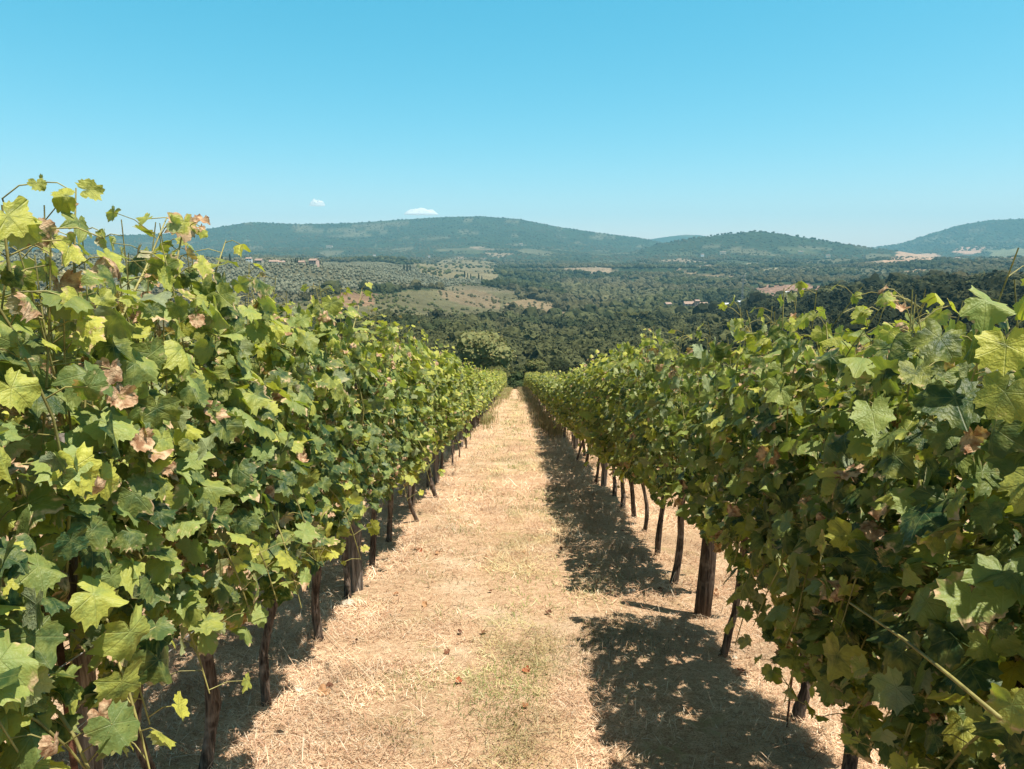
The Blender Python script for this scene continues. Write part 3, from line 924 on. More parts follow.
def stake(X, y, h, r, label, lean, seed=0):
    t = np.linspace(0, 1, 4)
    V, F = tube(np.stack([lean[0] * t, lean[1] * t, -0.1 + (h + .1) * t], -1), r, 8)
    return tag(build('rusty_stake', V, F, M['rust'], smooth=True, loc=(X, y, H(X, y))), label, 'stake')
stake(-1.10, 1.48, 1.06, 0.008, 'rusty steel stake standing in front of the weathered grey post', (0.015, 0))
stake(1.25, 2.80, 0.95, 0.005, 'thin rusty rod against the short gnarled vine trunk at right', (0.03, 0.02))

def wire(X, h, label, y0=-1.5, y1=70.5, r=0.0016, sag=0.012):
    ys = np.linspace(y0, y1, 60)
    rng = np.random.default_rng(int(h * 100) + (7 if X > 0 else 0))
    zs = -SLOPE * ys + h + rng.normal(0, sag, 60)
    xs = X + rng.normal(0, 0.012, 60)
    V, F = tube(np.stack([xs, ys, zs], -1), r, 6)
    return tag(build('trellis_wire', V, F, M['wire'], smooth=True), label, 'wire', 'trellis wires')
wire(-0.98, 0.86, 'lowest slack trellis wire of the left row, running past the rusty stake')
wire(-1.02, 1.00, 'second trellis wire from below in the left row, bare at the left edge')
wire(-1.15, 1.45, 'upper trellis wire threaded through the leaves of the left row')
wire(1.23, 0.85, 'lowest trellis wire of the right row, in the shade of its leaves')
wire(1.25, 1.30, 'middle trellis wire of the right row, crossing behind the leaves')
wire(1.25, 1.62, 'top trellis wire of the right row, just under the sunlit leaves')

# ------------------------------------------------------------------ dry grass, fallen leaves, stones
def green_patch(x, y):
    return np.clip((fbm(x * 2.2 + 3, y * 1.3, 51, 3) - 0.45) * 5, 0, 1) * np.clip(1.15 - np.abs(x) / 0.95, 0, 1)

def make_straw():
    rng = np.random.default_rng(4)
    P, Ln, Wd = [], [], []
    for (y0, y1, xa, xb, dens, wd, ln) in ((1.6, 4.2, -2.4, 3.2, 9000, 0.0010, 0.040), (4.2, 8, -2.6, 3.4, 4200, 0.0015, 0.050), (8, 16, -1.6, 2.2, 1200, 0.0026, 0.07), (16, 40, -1.3, 1.5, 260, 0.005, 0.10)):
        n = int((y1 - y0) * (xb - xa) * dens)
        P.append(np.stack([rng.uniform(xa, xb, n), rng.uniform(y0, y1, n)], -1))
        Ln.append(ln * rng.lognormal(-0.15, 0.6, n)); Wd.append(wd * rng.uniform(0.6, 1.6, n))
    P = np.concatenate(P); Ln = np.concatenate(Ln); Wd = np.concatenate(Wd)
    keep = rng.random(len(P)) < np.clip(3.2 * fbm(P[:, 0] * 3.0, P[:, 1] * 3.0, 12, 3) - 0.85, .12, 1)
    P, Ln, Wd = P[keep], Ln[keep], Wd[keep]
    n = len(P)
    az = rng.uniform(0, 2 * math.pi, n)
    g = green_patch(P[:, 0], P[:, 1])
    isg = rng.random(n) < g * 0.8
    el = np.where(isg, rng.uniform(0.3, 1.2, n), np.abs(rng.normal(0.15, 0.38, n)))
    Ln = np.where(isg, Ln * 0.55, Ln)
    d = np.stack([np.cos(az) * np.cos(el), np.sin(az) * np.cos(el), np.sin(el)], -1)
    w = np.stack([-np.sin(az), np.cos(az), np.zeros(n)], -1)
    z0 = terrain(P[:, 0], P[:, 1]) + rng.uniform(0.0, 0.022, n) * (~isg)
    A = np.concatenate([P, z0[:, None]], 1)
    Bm = A + d * (Ln * 0.5)[:, None] + np.array([0, 0, 1]) * (Ln * rng.uniform(0.0, 0.10, n))[:, None]
    Cc = A + d * Ln[:, None] * 0.97
    sl = -SLOPE
    for q in (Bm, Cc):
        q[:, 2] += sl * (q[:, 1] - A[:, 1])
    hw = w * Wd[:, None]
    V = np.stack([A - hw, A + hw, Bm - hw, Bm + hw, Cc], 1).reshape(-1, 3)
    o = np.arange(n)[:, None] * 5
    F4 = o + np.array([[0, 1, 3, 2]]); F3 = o + np.array([[2, 3, 4]])
    pal = np.array([[0.80, 0.60, 0.40], [0.71, 0.48, 0.305], [0.64, 0.385, 0.255], [0.86, 0.72, 0.54], [0.34, 0.18, 0.11]])
    c = pal[rng.choice(5, n, p=[.34, .30, .14, .14, .08])] * rng.uniform(0.8, 1.15, (n, 1))
    gc = np.array([[0.21, 0.22, 0.075]]) * rng.uniform(0.7, 1.5, (n, 1)) + rng.uniform(0, .06, (n, 1))
    c = np.where(isg[:, None], gc, c)
    pt = fbm(P[:, 0] * 1.6, P[:, 1] * 1.6, 71, 3)[:, None]; p2 = fbm(P[:, 0] * 4.2, P[:, 1] * 4.2, 72, 2)[:, None]
    c = c * (1 + (p2 - .5) * 0.9)
    c = c * (1 - sstep(.5, .68, pt) * np.array([[.30, .33, .36]]))
    strip = (np.exp(-(P[:, 0] / .55) ** 2) * sstep(.33, .55, fbm(P[:, 0] * 2.1, P[:, 1] * .8, 73, 3)))[:, None]
    c = c * (1 - strip * np.array([[.27, .13, .36]]))
    C = np.concatenate([np.repeat(c, 5, 0), np.ones((n * 5, 1))], 1)
    o = build('dry_grass', V, [F4, F3], M['straw'], attrs={'tint': ('FLOAT_COLOR', C)})
    tag(o, 'mown sun-bleached grass and straw over the ground between the vine rows', 'grass', kind='stuff')
make_straw()

def grass_clump(name, spots, label, seed, hgt, cols):
    """upright dry stems growing under the rows"""
    rng = np.random.default_rng(seed)
    V, C, n = [], [], 0
    for (x, y, rad, cnt, hk) in spots:
        for k in range(cnt):
            px, py = x + rng.normal(0, rad * 0.5), y + rng.normal(0, rad * 1.2)
            a = rng.uniform(0, 6.28); ln = hgt * hk * rng.uniform(0.4, 1.1); tl = rng.uniform(0.1, 0.7)
            b = np.array([px, py, H0(px, py)])
            m = b + np.array([math.cos(a) * tl * 0.25, math.sin(a) * tl * 0.25, 0.6]) * ln
            e = b + np.array([math.cos(a) * tl, math.sin(a) * tl, 0.95]) * ln
            w = np.array([-math.sin(a), math.cos(a), 0]) * rng.uniform(0.002, 0.0045) * (1 + y * 0.04)
            V += [b - w, b + w, m - w, m + w, e]
            c = cols[rng.integers(len(cols))] * rng.uniform(0.75, 1.2)
            C += [list(c) + [1]] * 5
            n += 1
    o = np.arange(n)[:, None] * 5
    ob = build(name, V, [o + np.array([[0, 1, 3, 2]]), o + np.array([[2, 3, 4]])], M['straw'], attrs={'tint': ('FLOAT_COLOR', C)})
    return tag(ob, label, 'grass', kind='stuff')
def H0(x, y):
    return -SLOPE * y
rs = np.random.default_rng(77)
spotsR = [(1.0 + rs.normal(0, .12), y, 0.28, 60, rs.uniform(.5, 1.2)) for y in np.arange(16.5, 66, 0.9)] + [(0.62, y, 0.42, 70, .55) for y in np.arange(36, 70, 1.0)] + [(1.05, 17.5, 0.3, 260, 1.3), (1.0, 19, 0.3, 200, 1.2), (1.0, 22, 0.3, 200, 1.3)]
spotsL = [(-0.95 + rs.normal(0, .10), y, 0.22, 40, rs.uniform(.4, 1.0)) for y in np.arange(18, 66, 1.1)] + [(-0.62, y, 0.38, 70, .55) for y in np.arange(40, 70, 1.0)] + [(-0.9, 21, 0.25, 200, 1.2), (-0.9, 23, .25, 160, 1.1)]
grass_clump('dry_grass', spotsR, 'tall dry grass growing along the foot of the right row far down the path', 5, 0.34, np.array([[0.36, 0.28, 0.16], [0.26, 0.21, 0.11], [0.18, 0.18, 0.08]]))
grass_clump('dry_grass', spotsL, 'greenish unmown grass along the foot of the left row far down the path', 6, 0.28, np.array([[0.32, 0.30, 0.12], [0.24, 0.25, 0.09], [0.42, 0.33, 0.18]]))

def fallen_leaves():
    rng = np.random.default_rng(8)
    uv, e, tri = TEMPL['mid']
    protos = []
    for k in range(5):
        u, v = uv[:, 0], uv[:, 1]
        rr = np.hypot(u, v); ph = np.arctan2(u, v)
        z = 0.22 * np.sin(2 * ph + rng.uniform(0, 6)) * rr ** 1.5 + 0.35 * rr ** 2 + .12 * np.sin(5 * ph + rng.uniform(0, 6)) * rr ** 2 + 0.12
        c = [(0.42, 0.13, 0.06), (0.36, 0.17, 0.08), (0.20, 0.085, 0.045), (0.50, 0.28, 0.14), (0.15, 0.07, 0.04)][k]
        C = np.tile(np.array([*c, 1.0]), (len(uv), 1)); C[:, :3] *= rng.uniform(0.75, 1.2, (len(uv), 1))
        protos.append(build('fallen_leaf', np.stack([u * 0.8, v * 0.8, z], -1), tri, M['dead'], attrs={'tint': ('FLOAT_COLOR', C)}, smooth=True, link=False))
    def put(k, x, y, s, label):
        o = protos[k].copy()
        COL.objects.link(o)
        o.location = (x, y, H(x, y) + 0.012)
        o.scale = (s, s, s)
        o.rotation_euler = (rng.normal(-0.17, .3), rng.normal(0, .3), rng.uniform(0, 6.28))
        tag(o, label, 'leaf', 'fallen vine leaves on the path')
    def ground_px(px, py):
        d = ray(px, py); t = -(EYE[2]) / (d[2] + SLOPE * d[1])
        q = EYE + d * t
        return q[0], q[1]
    put(0, *ground_px(528, 672), 0.035, 'bright orange fallen leaf in the middle of the path')
    put(3, *ground_px(325, 693), 0.050, 'orange curled leaf on straw beside the thin bent trunk')
    put(0, *ground_px(738, 672), 0.045, 'large rusty fallen leaf at the foot of the slim dark trunk')
    put(2, *ground_px(483, 632), 0.033, 'dark brown leaf lying left of the path centre')
    put(4, *ground_px(459, 633), 0.028, 'smaller dark leaf beside another dark leaf left of the path centre')
    put(1, *ground_px(716, 594), 0.05, 'reddish leaf on straw behind the thick dark post')
    for k in range(26):
        x, y = rng.uniform(-1.0, 1.25), rng.uniform(2.6, 9)
        put(int(rng.integers(0, 5)), x, y, rng.uniform(0.018, 0.036), 'small brown shrivelled leaf scattered on the dry path')
    # pale stones
    def stone(px, py, s, label):
        x, y = ground_px(px, py)
        n = 10
        th = np.linspace(0, math.pi, 7)[:, None]; p = np.linspace(0, 2 * math.pi, n, endpoint=False)[None, :]
        q = np.stack([np.sin(th) * np.cos(p), np.sin(th) * np.sin(p), np.cos(th) + 0 * p], -1).reshape(-1, 3)
        q *= (0.85 + 0.3 * rng.random((len(q), 1))) * np.array([1, 0.8, 0.62])
        i = np.arange(6)[:, None] * n; j = np.arange(n)[None, :]; k = (j + 1) % n
        F = np.stack([i + j, i + n + j, i + n + k, i + k], -1).reshape(-1, 4)
        tag(build('pale_stone', q * s, F, M['stone'], smooth=False, loc=(x, y, H(x, y) + s * 0.25)), label, 'stone', 'pale stones')
    stone(348, 606, 0.050, 'largest pale stone, on the straw below the grey squared post')
    stone(299, 690, 0.024, 'small pale stone at the foot of the thin bent trunk')
    stone(735, 658, 0.020, 'small grey stone against the foot of the slim dark trunk')
    stone(632, 592, 0.030, 'pale stone lit by a sun fleck in the right row shadow')
    # long loose straws lying across the path
    def straw(pix, label):
        pts = []
        for (px, py) in pix:
            x, y = ground_px(px, py); pts.append([x, y, H(x, y) + 0.03])
        V, F = tube(pts, 0.0022, 5)
        C = np.tile([0.78, 0.66, 0.46, 1], (len(V), 1))
        tag(build('straw_stalk', V, F, M['dead'], attrs={'tint': ('FLOAT_COLOR', C)}), label, 'straw', 'long loose straws')
    straw([(317, 628), (345, 656), (384, 698)], 'long pale stalk slanting over straw beside the thin bent trunk')
    straw([(335, 589), (360, 585), (385, 583)], 'pale stalk lying level just below the grey squared post')
    straw([(410, 567), (450, 564), (485, 558)], 'pale stalk lying across the left of the path')
fallen_leaves()

# ------------------------------------------------------------------ trees
def ico(sub=0):
    p = (1 + 5 ** .5) / 2
    V = np.array([[-1, p, 0], [1, p, 0], [-1, -p, 0], [1, -p, 0], [0, -1, p], [0, 1, p], [0, -1, -p], [0, 1, -p], [p, 0, -1], [p, 0, 1], [-p, 0, -1], [-p, 0, 1]], float)
    V /= np.linalg.norm(V[0])
    F = np.array([[0, 11, 5], [0, 5, 1], [0, 1, 7], [0, 7, 10], [0, 10, 11], [1, 5, 9], [5, 11, 4], [11, 10, 2], [10, 7, 6], [7, 1, 8], [3, 9, 4], [3, 4, 2], [3, 2, 6], [3, 6, 8], [3, 8, 9], [4, 9, 5], [2, 4, 11], [6, 2, 10], [8, 6, 7], [9, 8, 1]])
    for _ in range(sub):
        mid, nv, nf = {}, list(V), []
        def m(a, b):
            k = (min(a, b), max(a, b))
            if k not in mid:
                q = (nv[a] + nv[b]) / 2
                nv.append(q / np.linalg.norm(q)); mid[k] = len(nv) - 1
            return mid[k]
        for a, b, c in F:
            x, y, z = m(a, b), m(b, c), m(c, a)
            nf += [[a, x, z], [b, y, x], [c, z, y], [x, y, z]]
        V, F = np.array(nv), np.array(nf)
    return V, F

def crown_geo(rng, R, h0, h1, n_leaf, leaf, lobes=9, flat=1.0, col=(0.05, 0.075, 0.025), var=0.35, tip=None):
    """leaf clumps spread through a crown of several uneven lobes"""
    ctr, rad = [], []
    hc = (h0 + h1) / 2
    for k in range(lobes):
        a = rng.uniform(0, 6.28); q = R * 0.62 * math.sqrt(rng.random())
        zz = rng.uniform(h0 + 0.12 * (h1 - h0), h1 - 0.12 * (h1 - h0))
        sh = 1 - 0.55 * abs((zz - hc) / (h1 - h0) * 2) ** 1.5
        ctr.append([math.cos(a) * q * sh, math.sin(a) * q * sh, zz]); rad.append(R * rng.uniform(0.34, 0.56) * (0.7 + 0.3 * sh))
    ctr, rad = np.array(ctr), np.array(rad)
    li = rng.integers(0, lobes, n_leaf)
    d = norm(rng.normal(0, 1, (n_leaf, 3)))
    rr = rng.uniform(0.45, 1.08, n_leaf) ** 0.5
    c = ctr[li] + d * (rad[li] * rr)[:, None] * np.array([1, 1, 0.8 * flat])
    c[:, 2] = np.maximum(c[:, 2], h0 * 0.85 + rng.uniform(0, .2, n_leaf) * (h1 - h0) * .4)
    nrm = norm(d * 1.0 + rng.normal(0, 0.36, (n_leaf, 3)) + [0, 0, 0.25])
    t = norm(np.cross(nrm, rng.normal(0, 1, (n_leaf, 3)))); b = np.cross(nrm, t)
    s = leaf * rng.uniform(0.6, 1.35, (n_leaf, 1))
    V = np.stack([c - t * s, c + b * s * 0.7 + nrm * s * .15, c + t * s * 0.9, c - b * s * 0.75 - nrm * s * .1], 1).reshape(-1, 3)
    F = np.arange(n_leaf * 4).reshape(-1, 4)
    lobe_tone = rng.uniform(1 - var, 1 + var, lobes)[li]
    cores = []
    for q in range(lobes):
        iv, iff = ico(2)
        cores.append((ctr[q] + iv * (rad[q] * rng.uniform(.66, .92, (len(iv), 1))) * np.array([1, 1, .8 * flat]), iff))
    tone = lobe_tone * rng.uniform(1 - var * .4, 1 + var * .4, n_leaf)
    C = np.array(col)[None, :] * tone[:, None]
    C = C * (1 + np.stack([rng.uniform(-.1, .25, n_leaf), np.zeros(n_leaf), rng.uniform(-.1, .1, n_leaf)], -1))
    if tip is not None:
        f = np.clip((c[:, 2] - h0) / (h1 - h0), 0, 1)[:, None] * 0
        C = C * (1 - f) + np.array(tip) * f
    C = np.repeat(np.concatenate([C, np.ones((n_leaf, 1))], 1), 4, 0)
    kc = len(cores[0][0])
    V, F = join([(V, [F])] + cores)
    cc = np.repeat(np.array(col)[None, :] * (C[:, :3].mean() / max(np.mean(col), 1e-6)), lobes * kc, 0) * rng.uniform(.85, 1.15, (lobes * kc, 1))
    C = np.concatenate([C, np.concatenate([cc, np.ones((len(cc), 1))], 1)])
    return V, F, C

def trunk_limbs(rng, h, r, top, spread, n=4):
    t = np.linspace(0, 1, 5)
    parts = [tube(np.stack([rng.normal(0, .05, 5) * h * .1, rng.normal(0, .05, 5) * h * .1, -0.8 + (h + 0.8) * t], -1), r * np.interp(t, [0, .15, 1], [1.5, 1.05, .7]), 7)]
    for k in range(n):
        a = k * 6.28 / n + rng.uniform(-.4, .4)
        e = np.array([math.cos(a) * spread, math.sin(a) * spread, h + (top - h) * rng.uniform(.45, .8)])
        b = np.array([0, 0, h * rng.uniform(.75, .98)])
        m = (b + e) / 2 + [0, 0, .12 * (top - h)]
        parts.append(tube(np.array([b, m, e]), np.array([.5, .34, .14]) * r, 5))
    return join(parts)

# kinds: name -> list of (trunk object, crown object) prototypes, not linked
KIND = {}
def tree_kind(kind, n, R, h, trunk_h, n_leaf, leaf, col, lobes=9, flat=1.0, var=.35, seed=0):
    KIND[kind] = []
    for k in range(n):
        rng = np.random.default_rng(seed + k)
        V, F = trunk_limbs(rng, trunk_h * 1.15, R * 0.055 + .05, h, R * .55)
        tr = build('trunk', V, F, M['treebark'], smooth=True, link=False)
        V, F, C = crown_geo(rng, R, trunk_h, h, n_leaf, leaf, lobes, flat, np.array(col) * rng.uniform(.85, 1.15), var)
        cr = build('crown', V, F, M['tree'], attrs={'tint': ('FLOAT_COLOR', C)}, link=False)
        KIND[kind].append((tr, cr))
tree_kind('oak', 8, 4.6, 9.0, 2.0, 3000, 0.30, (0.036, 0.045, 0.017), 14, var=.42, seed=60)
tree_kind('light', 4, 4.2, 9.0, 1.6, 3000, 0.28, (0.090, 0.098, 0.034), 12, var=.28, seed=70)
tree_kind('round', 1, 6.3, 13.0, 2.0, 9000, 0.24, (0.21, 0.215, 0.085), 30, var=.25, seed=80)
tree_kind('pine', 4, 6.0, 10.5, 6.8, 1600, 0.42, (0.080, 0.082, 0.026), 12, 0.55, var=.25, seed=90)
tree_kind('bush', 3, 2.2, 3.6, 0.4, 900, 0.22, (0.055, 0.078, 0.028), 8, seed=95)

def tree(kind, name, x, y, s, label, cat, group, rng, sz=1.0):
    tr, cr = KIND[kind][int(rng.integers(len(KIND[kind])))]
    z = H(x, y)
    root = thing(name, label, cat, (x, y, z), group, rng.uniform(0, 6.28))
    root.scale = (s, s, s * sz)
    for o in (tr, cr):
        c = o.copy()
        COL.objects.link(c)
        c.parent = root
    return root

rng = np.random.default_rng(33)
p = at(483, 128)
tree('round', 'round_tree', p[0], p[1], 1.0, 'large rounded pale green tree just beyond the end of the left row', 'tree', None, rng, 1.02)
p = at(519, 112)
tree('bush', 'dark_shrub', p[0], p[1], 1.25, 'dark shrub right at the far end of the path', 'shrub', None, rng, 1.1)
placed = [(at(483, 128)[0], at(483, 128)[1], 7.0), (p[0], p[1], 2.5)]

def spots_in(r0, r1, step, seed, az=(-46, 46)):
    """jittered grid of points over the sector the camera looks into"""
    g = np.random.default_rng(seed)
    n = int(2 * r1 / step) + 1
    X, Y = np.meshgrid((np.arange(n) - n / 2) * step, np.arange(int(r1 / step) + 1) * step)
    x = X.ravel() + g.uniform(-.42, .42, X.size) * step; y = Y.ravel() + g.uniform(-.42, .42, X.size) * step
    r = np.hypot(x, y); a = np.degrees(np.arctan2(x, y))
    m = (r > r0) & (r < r1) & (a > az[0]) & (a < az[1])
    return x[m], y[m], r[m], a[m]

# the wood just below the vineyard, tree by tree
x, y, r, a = spots_in(116, 265, 7.6, 5, (-24, 37))
_, kind = landcover(x, y)
m = kind == 0
x, y, r, a = x[m], y[m], r[m], a[m]
order = np.argsort(r)
count = 0
for i in order:
    if any((x[i] - q[0]) ** 2 + (y[i] - q[1]) ** 2 < (q[2] + 2.5) ** 2 for q in placed) or count >= 290:
        continue
    count += 1
    lt = rng.random() < 0.16 + 0.25 * (abs(a[i]) < 3)
    s = rng.uniform(.68, 1.08) * (0.78 if r[i] < 150 else 1)
    if lt:
        tree('light', 'broadleaf_tree', x[i], y[i], s, 'paler green tree among the dark oaks below the vineyard', 'tree', 'broadleaf trees in the wood below the vineyard', rng)
    else:
        tree('oak', 'oak_tree', x[i], y[i], s, 'dark green oak in the wood below the vineyard', 'tree', 'oaks in the wood below the vineyard', rng)

# umbrella pines: rounded olive-brown heads above the wood
PINES = [(622, 700), (634, 690), (645, 720), (660, 900), (668, 880), (676, 910), (684, 890), (692, 900), (701, 905), (708, 880), (750, 820), (759, 840), (767, 830), (800, 700), (808, 720), (818, 690), (828, 700), (838, 705)]
for k, (px, rr) in enumerate(PINES):
    q = at(px, rr)
    lab = 'umbrella pine with a broad olive-brown head, in the clump before the red-roofed farm' if 655 < px < 720 else ('umbrella pine in the small clump left of the white-roofed shed' if 740 < px < 775 else ('umbrella pine in the nearer pair of heads, mid valley' if px < 650 else 'umbrella pine on the wooded rise at the right'))
    tree('pine', 'umbrella_pine', q[0], q[1], rng.uniform(.95, 1.25), lab, 'pine', 'umbrella pines', rng)

# the rest of the woodland as one mass
def blob_stuff():
    g = np.random.default_rng(9)
    Vs, Fs, Cs, off = [], [], [], 0
    def put_cards(x, y, z, R, h, n, leaf, col):
        nonlocal off
        m = len(x)
        c0 = np.stack([x, y, z], -1)
        d = norm(g.normal(0, 1, (m, n, 3)))
        d[..., 2] = np.abs(d[..., 2]) * 1.0 - 0.25
        lump = 1 + 0.35 * np.sin(d[..., 0] * 4 + g.uniform(0, 6, (m, 1))) * np.cos(d[..., 1] * 4 + g.uniform(0, 6, (m, 1)))
        c = c0[:, None, :] + d * (R[:, None] * lump * g.uniform(.6, 1.05, (m, n)))[..., None] * np.array([1, 1, .85]) + (h * 0.52)[:, None, None] * np.array([0, 0, 1])
        nrm = norm(d + g.normal(0, .30, (m, n, 3)) + [0, 0, .2])
        t = norm(np.cross(nrm, g.normal(0, 1, (m, n, 3)))); b = np.cross(nrm, t)
        s = (leaf * g.uniform(.6, 1.4, (m, n)))[..., None] * (R / R.mean())[:, None, None]
        V = np.stack([c - t * s, c + b * s * .8, c + t * s, c - b * s * .8], 2).reshape(-1, 3)
        F = off + np.arange(m * n * 4).reshape(-1, 4)
        tone = g.uniform(.85, 1.15, (m, n))
        C = col[:, None, :] * tone[..., None]
        C = np.repeat(C.reshape(-1, 3), 4, 0)
        Vs.append(V); Fs.append(F); Cs.append(C); off += len(V)
    def put_ico(x, y, z, R, hk, sub, col):
        nonlocal off
        iv, iff = ico(sub)
        m, k = len(x), len(iv)
        rad = R[:, None] * g.uniform(.72, 1.22, (m, k))
        V = np.stack([x, y, z + R * hk * .55], -1)[:, None, :] + iv[None] * rad[..., None] * np.array([1, 1, hk])
        F = (iff[None] + (np.arange(m) * k)[:, None, None] + off).reshape(-1, 3)
        C = np.repeat(col, k, 0) * g.uniform(.85, 1.15, (m * k, 1))
        Vs.append(V.reshape(-1, 3)); Fs.append(F); Cs.append(C); off += m * k
    def tones(x, y, m):
        n = fbm(x / 70, y / 70, 61, 3); n2 = fbm(x / 260, y / 260, 62, 2)
        c = np.array([[0.040, 0.049, 0.018]]) * (0.8 + .4 * g.random((m, 1)))
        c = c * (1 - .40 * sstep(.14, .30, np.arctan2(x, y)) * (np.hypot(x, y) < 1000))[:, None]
        warm = sstep(.48, .62, n)[:, None] * .8
        c = c * (1 - warm) + np.array([[0.092, 0.094, 0.036]]) * warm
        brn = sstep(.50, .60, n2)[:, None] * .7
        mid = in_poly(x, y, MIDWOOD)[:, None] * .75
        c = c * .74
        c = c * (1 - mid) + np.array([[0.092, 0.088, 0.044]]) * g.uniform(.8, 1.2, (m, 1)) * mid
        brn = brn * (.9 * sstep(420, 700, np.hypot(x, y)))[:, None]
        return c * (1 - brn) + .8 * np.array([[0.098, 0.084, 0.042]]) * brn
    x, y, r, a = spots_in(255, 700, 8.0, 6, (-40, 40))
    _, kind = landcover(x, y); m = (kind == 0) & (g.random(len(x)) < .95)
    x, y, r = x[m], y[m], r[m]
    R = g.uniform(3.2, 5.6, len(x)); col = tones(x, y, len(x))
    R *= np.clip(g.lognormal(0, .32, len(x)), .5, 1.8)
    col *= g.lognormal(0, .16, (len(x), 1))
    k1 = r < 430
    put_cards(x[k1], y[k1], terrain(x[k1], y[k1]), R[k1], R[k1] * 1.6, 150, .40, col[k1])
    put_cards(x[~k1], y[~k1], terrain(x[~k1], y[~k1]), R[~k1], R[~k1] * 1.6, 60, .6, col[~k1])
    put_ico(x, y, terrain(x, y) - .4, R * .88, 1.0, 2, col)
    x, y, r, a = spots_in(116, 260, 9, 16, (-42, -24))
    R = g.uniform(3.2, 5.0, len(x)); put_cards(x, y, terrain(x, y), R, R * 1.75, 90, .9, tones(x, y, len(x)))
    x, y, r, a = spots_in(700, 1500, 11.5, 7, (-40, 40))
    _, kind = landcover(x, y); m = (kind == 0) & (g.random(len(x)) < .92)
    x, y = x[m], y[m]
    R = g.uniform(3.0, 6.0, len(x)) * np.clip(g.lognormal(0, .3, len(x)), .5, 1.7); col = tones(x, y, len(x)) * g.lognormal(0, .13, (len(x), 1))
    put_ico(x, y, terrain(x, y), R, 1.1, 1, col)
    put_cards(x, y, terrain(x, y), R, R * 1.5, 14, 1.9, col)
    x, y, r, a = spots_in(1500, 3600, 19, 8, (-40, 40))
    _, kind = landcover(x, y); m = (kind == 0) & (g.random(len(x)) < .75)
    x, y = x[m], y[m]
    R = g.uniform(5, 10, len(x)); put_ico(x, y, terrain(x, y), R, .95, 0, tones(x, y, len(x)))
    x, y, r, a = spots_in(3600, 6400, 34, 18, (-40, 40))
    _, kind = landcover(x, y); m = (kind == 0) & (g.random(len(x)) < .6)
    x, y = x[m], y[m]
    R = g.uniform(6, 12, len(x)); put_ico(x, y, terrain(x, y) - R * .35, R, .7, 0, tones(x, y, len(x)))
    x, y, r, a = spots_in(6300, 8100, 44, 19, (14, 40))
    R = g.uniform(8, 16, len(x)); put_ico(x, y, terrain(x, y) - R * .35, R, .7, 0, tones(x, y, len(x)))
    # hedges and scrub over the open land
    x, y, r, a = spots_in(300, 1500, 13, 28, (-40, 40))
    _, kind = landcover(x, y); m = (kind == 2) & (fbm(x / 35, y / 35, 90, 3) > .53)
    x, y = x[m], y[m]
    R = g.uniform(.9, 2.6, len(x)); put_ico(x, y, terrain(x, y), R, .9, 1, tones(x, y, len(x)) * 1.35)
    x, y, r, a = spots_in(1500, 4200, 26, 29, (-40, 40))
    _, kind = landcover(x, y); m = (kind == 2) & (fbm(x / 90, y / 60, 91, 3) > .52)
    x, y = x[m], y[m]
    R = g.uniform(2, 7, len(x)); put_ico(x, y, terrain(x, y), R, .8, 0, tones(x, y, len(x)) * 1.2)
    Fq = np.concatenate([f for f in Fs if f.shape[1] == 4]); Ft = np.concatenate([f for f in Fs if f.shape[1] == 3])
    C = np.concatenate(Cs); C = np.concatenate([C, np.ones((len(C), 1))], 1)
    o = build('woodland', np.concatenate(Vs), [Fq, Ft], M['far'], attrs={'tint': ('FLOAT_COLOR', C)})
    tag(o, 'mass of dark oak and scrub woodland covering the valley and lower hills', 'woodland', kind='stuff')
blob_stuff()

# olive groves on the hill at the left: grey-green heads in rows
def olives():
    g = np.random.default_rng(12)
    protos = []
    for k in range(4):
        iv, iff = ico(1)
        V, F, C = crown_geo(g, 2.2, 0.7, 3.7, 130, .55, 6, col=(0.150, 0.150, 0.098), var=.25)
        protos.append(build('olive_tree', V, F, M['tree'], attrs={'tint': ('FLOAT_COLOR', C)}, link=False))
    x, y, r, a = spots_in(400, 1700, 8.6, 14, (-40, 4))
    _, kind = landcover(x, y)
    m = (kind == 1) & (g.random(len(x)) < .85)
    x, y, r = x[m], y[m], r[m]
    o_ = np.argsort(r)
    near, rest = o_[:290], o_[290:]
    for i in near:
        o = protos[int(g.integers(4))].copy()
        COL.objects.link(o)
        s = g.uniform(.8, 1.3)
        o.location = (x[i], y[i], H(x[i], y[i])); o.scale = (s, s, s); o.rotation_euler = (0, 0, g.uniform(0, 6.28))
        tag(o, 'grey-green olive tree on the near side of the hillside grove', 'olive tree', 'olive trees on the hillside')
    if len(rest):
        iv, iff = ico(0)
        m_, k_ = len(rest), len(iv)
        R = g.uniform(1.6, 2.8, m_)
        V = np.stack([x[rest], y[rest], terrain(x[rest], y[rest]) + R * .8], -1)[:, None] + iv[None] * (R[:, None] * g.uniform(.75, 1.2, (m_, k_)))[..., None]
        F = (iff[None] + (np.arange(m_) * k_)[:, None, None]).reshape(-1, 3)
        C = np.repeat(np.array([[0.150, 0.150, 0.098, 1]]) * g.uniform(.75, 1.2, (m_, 1)), k_, 0)
        o = build('olive_grove', V.reshape(-1, 3), F, M['far'], attrs={'tint': ('FLOAT_COLOR', C)})
        tag(o, 'rows of tiny grey-green olive trees climbing to the hilltop houses', 'olive grove', 'olive trees on the hillside', 'stuff')
olives()

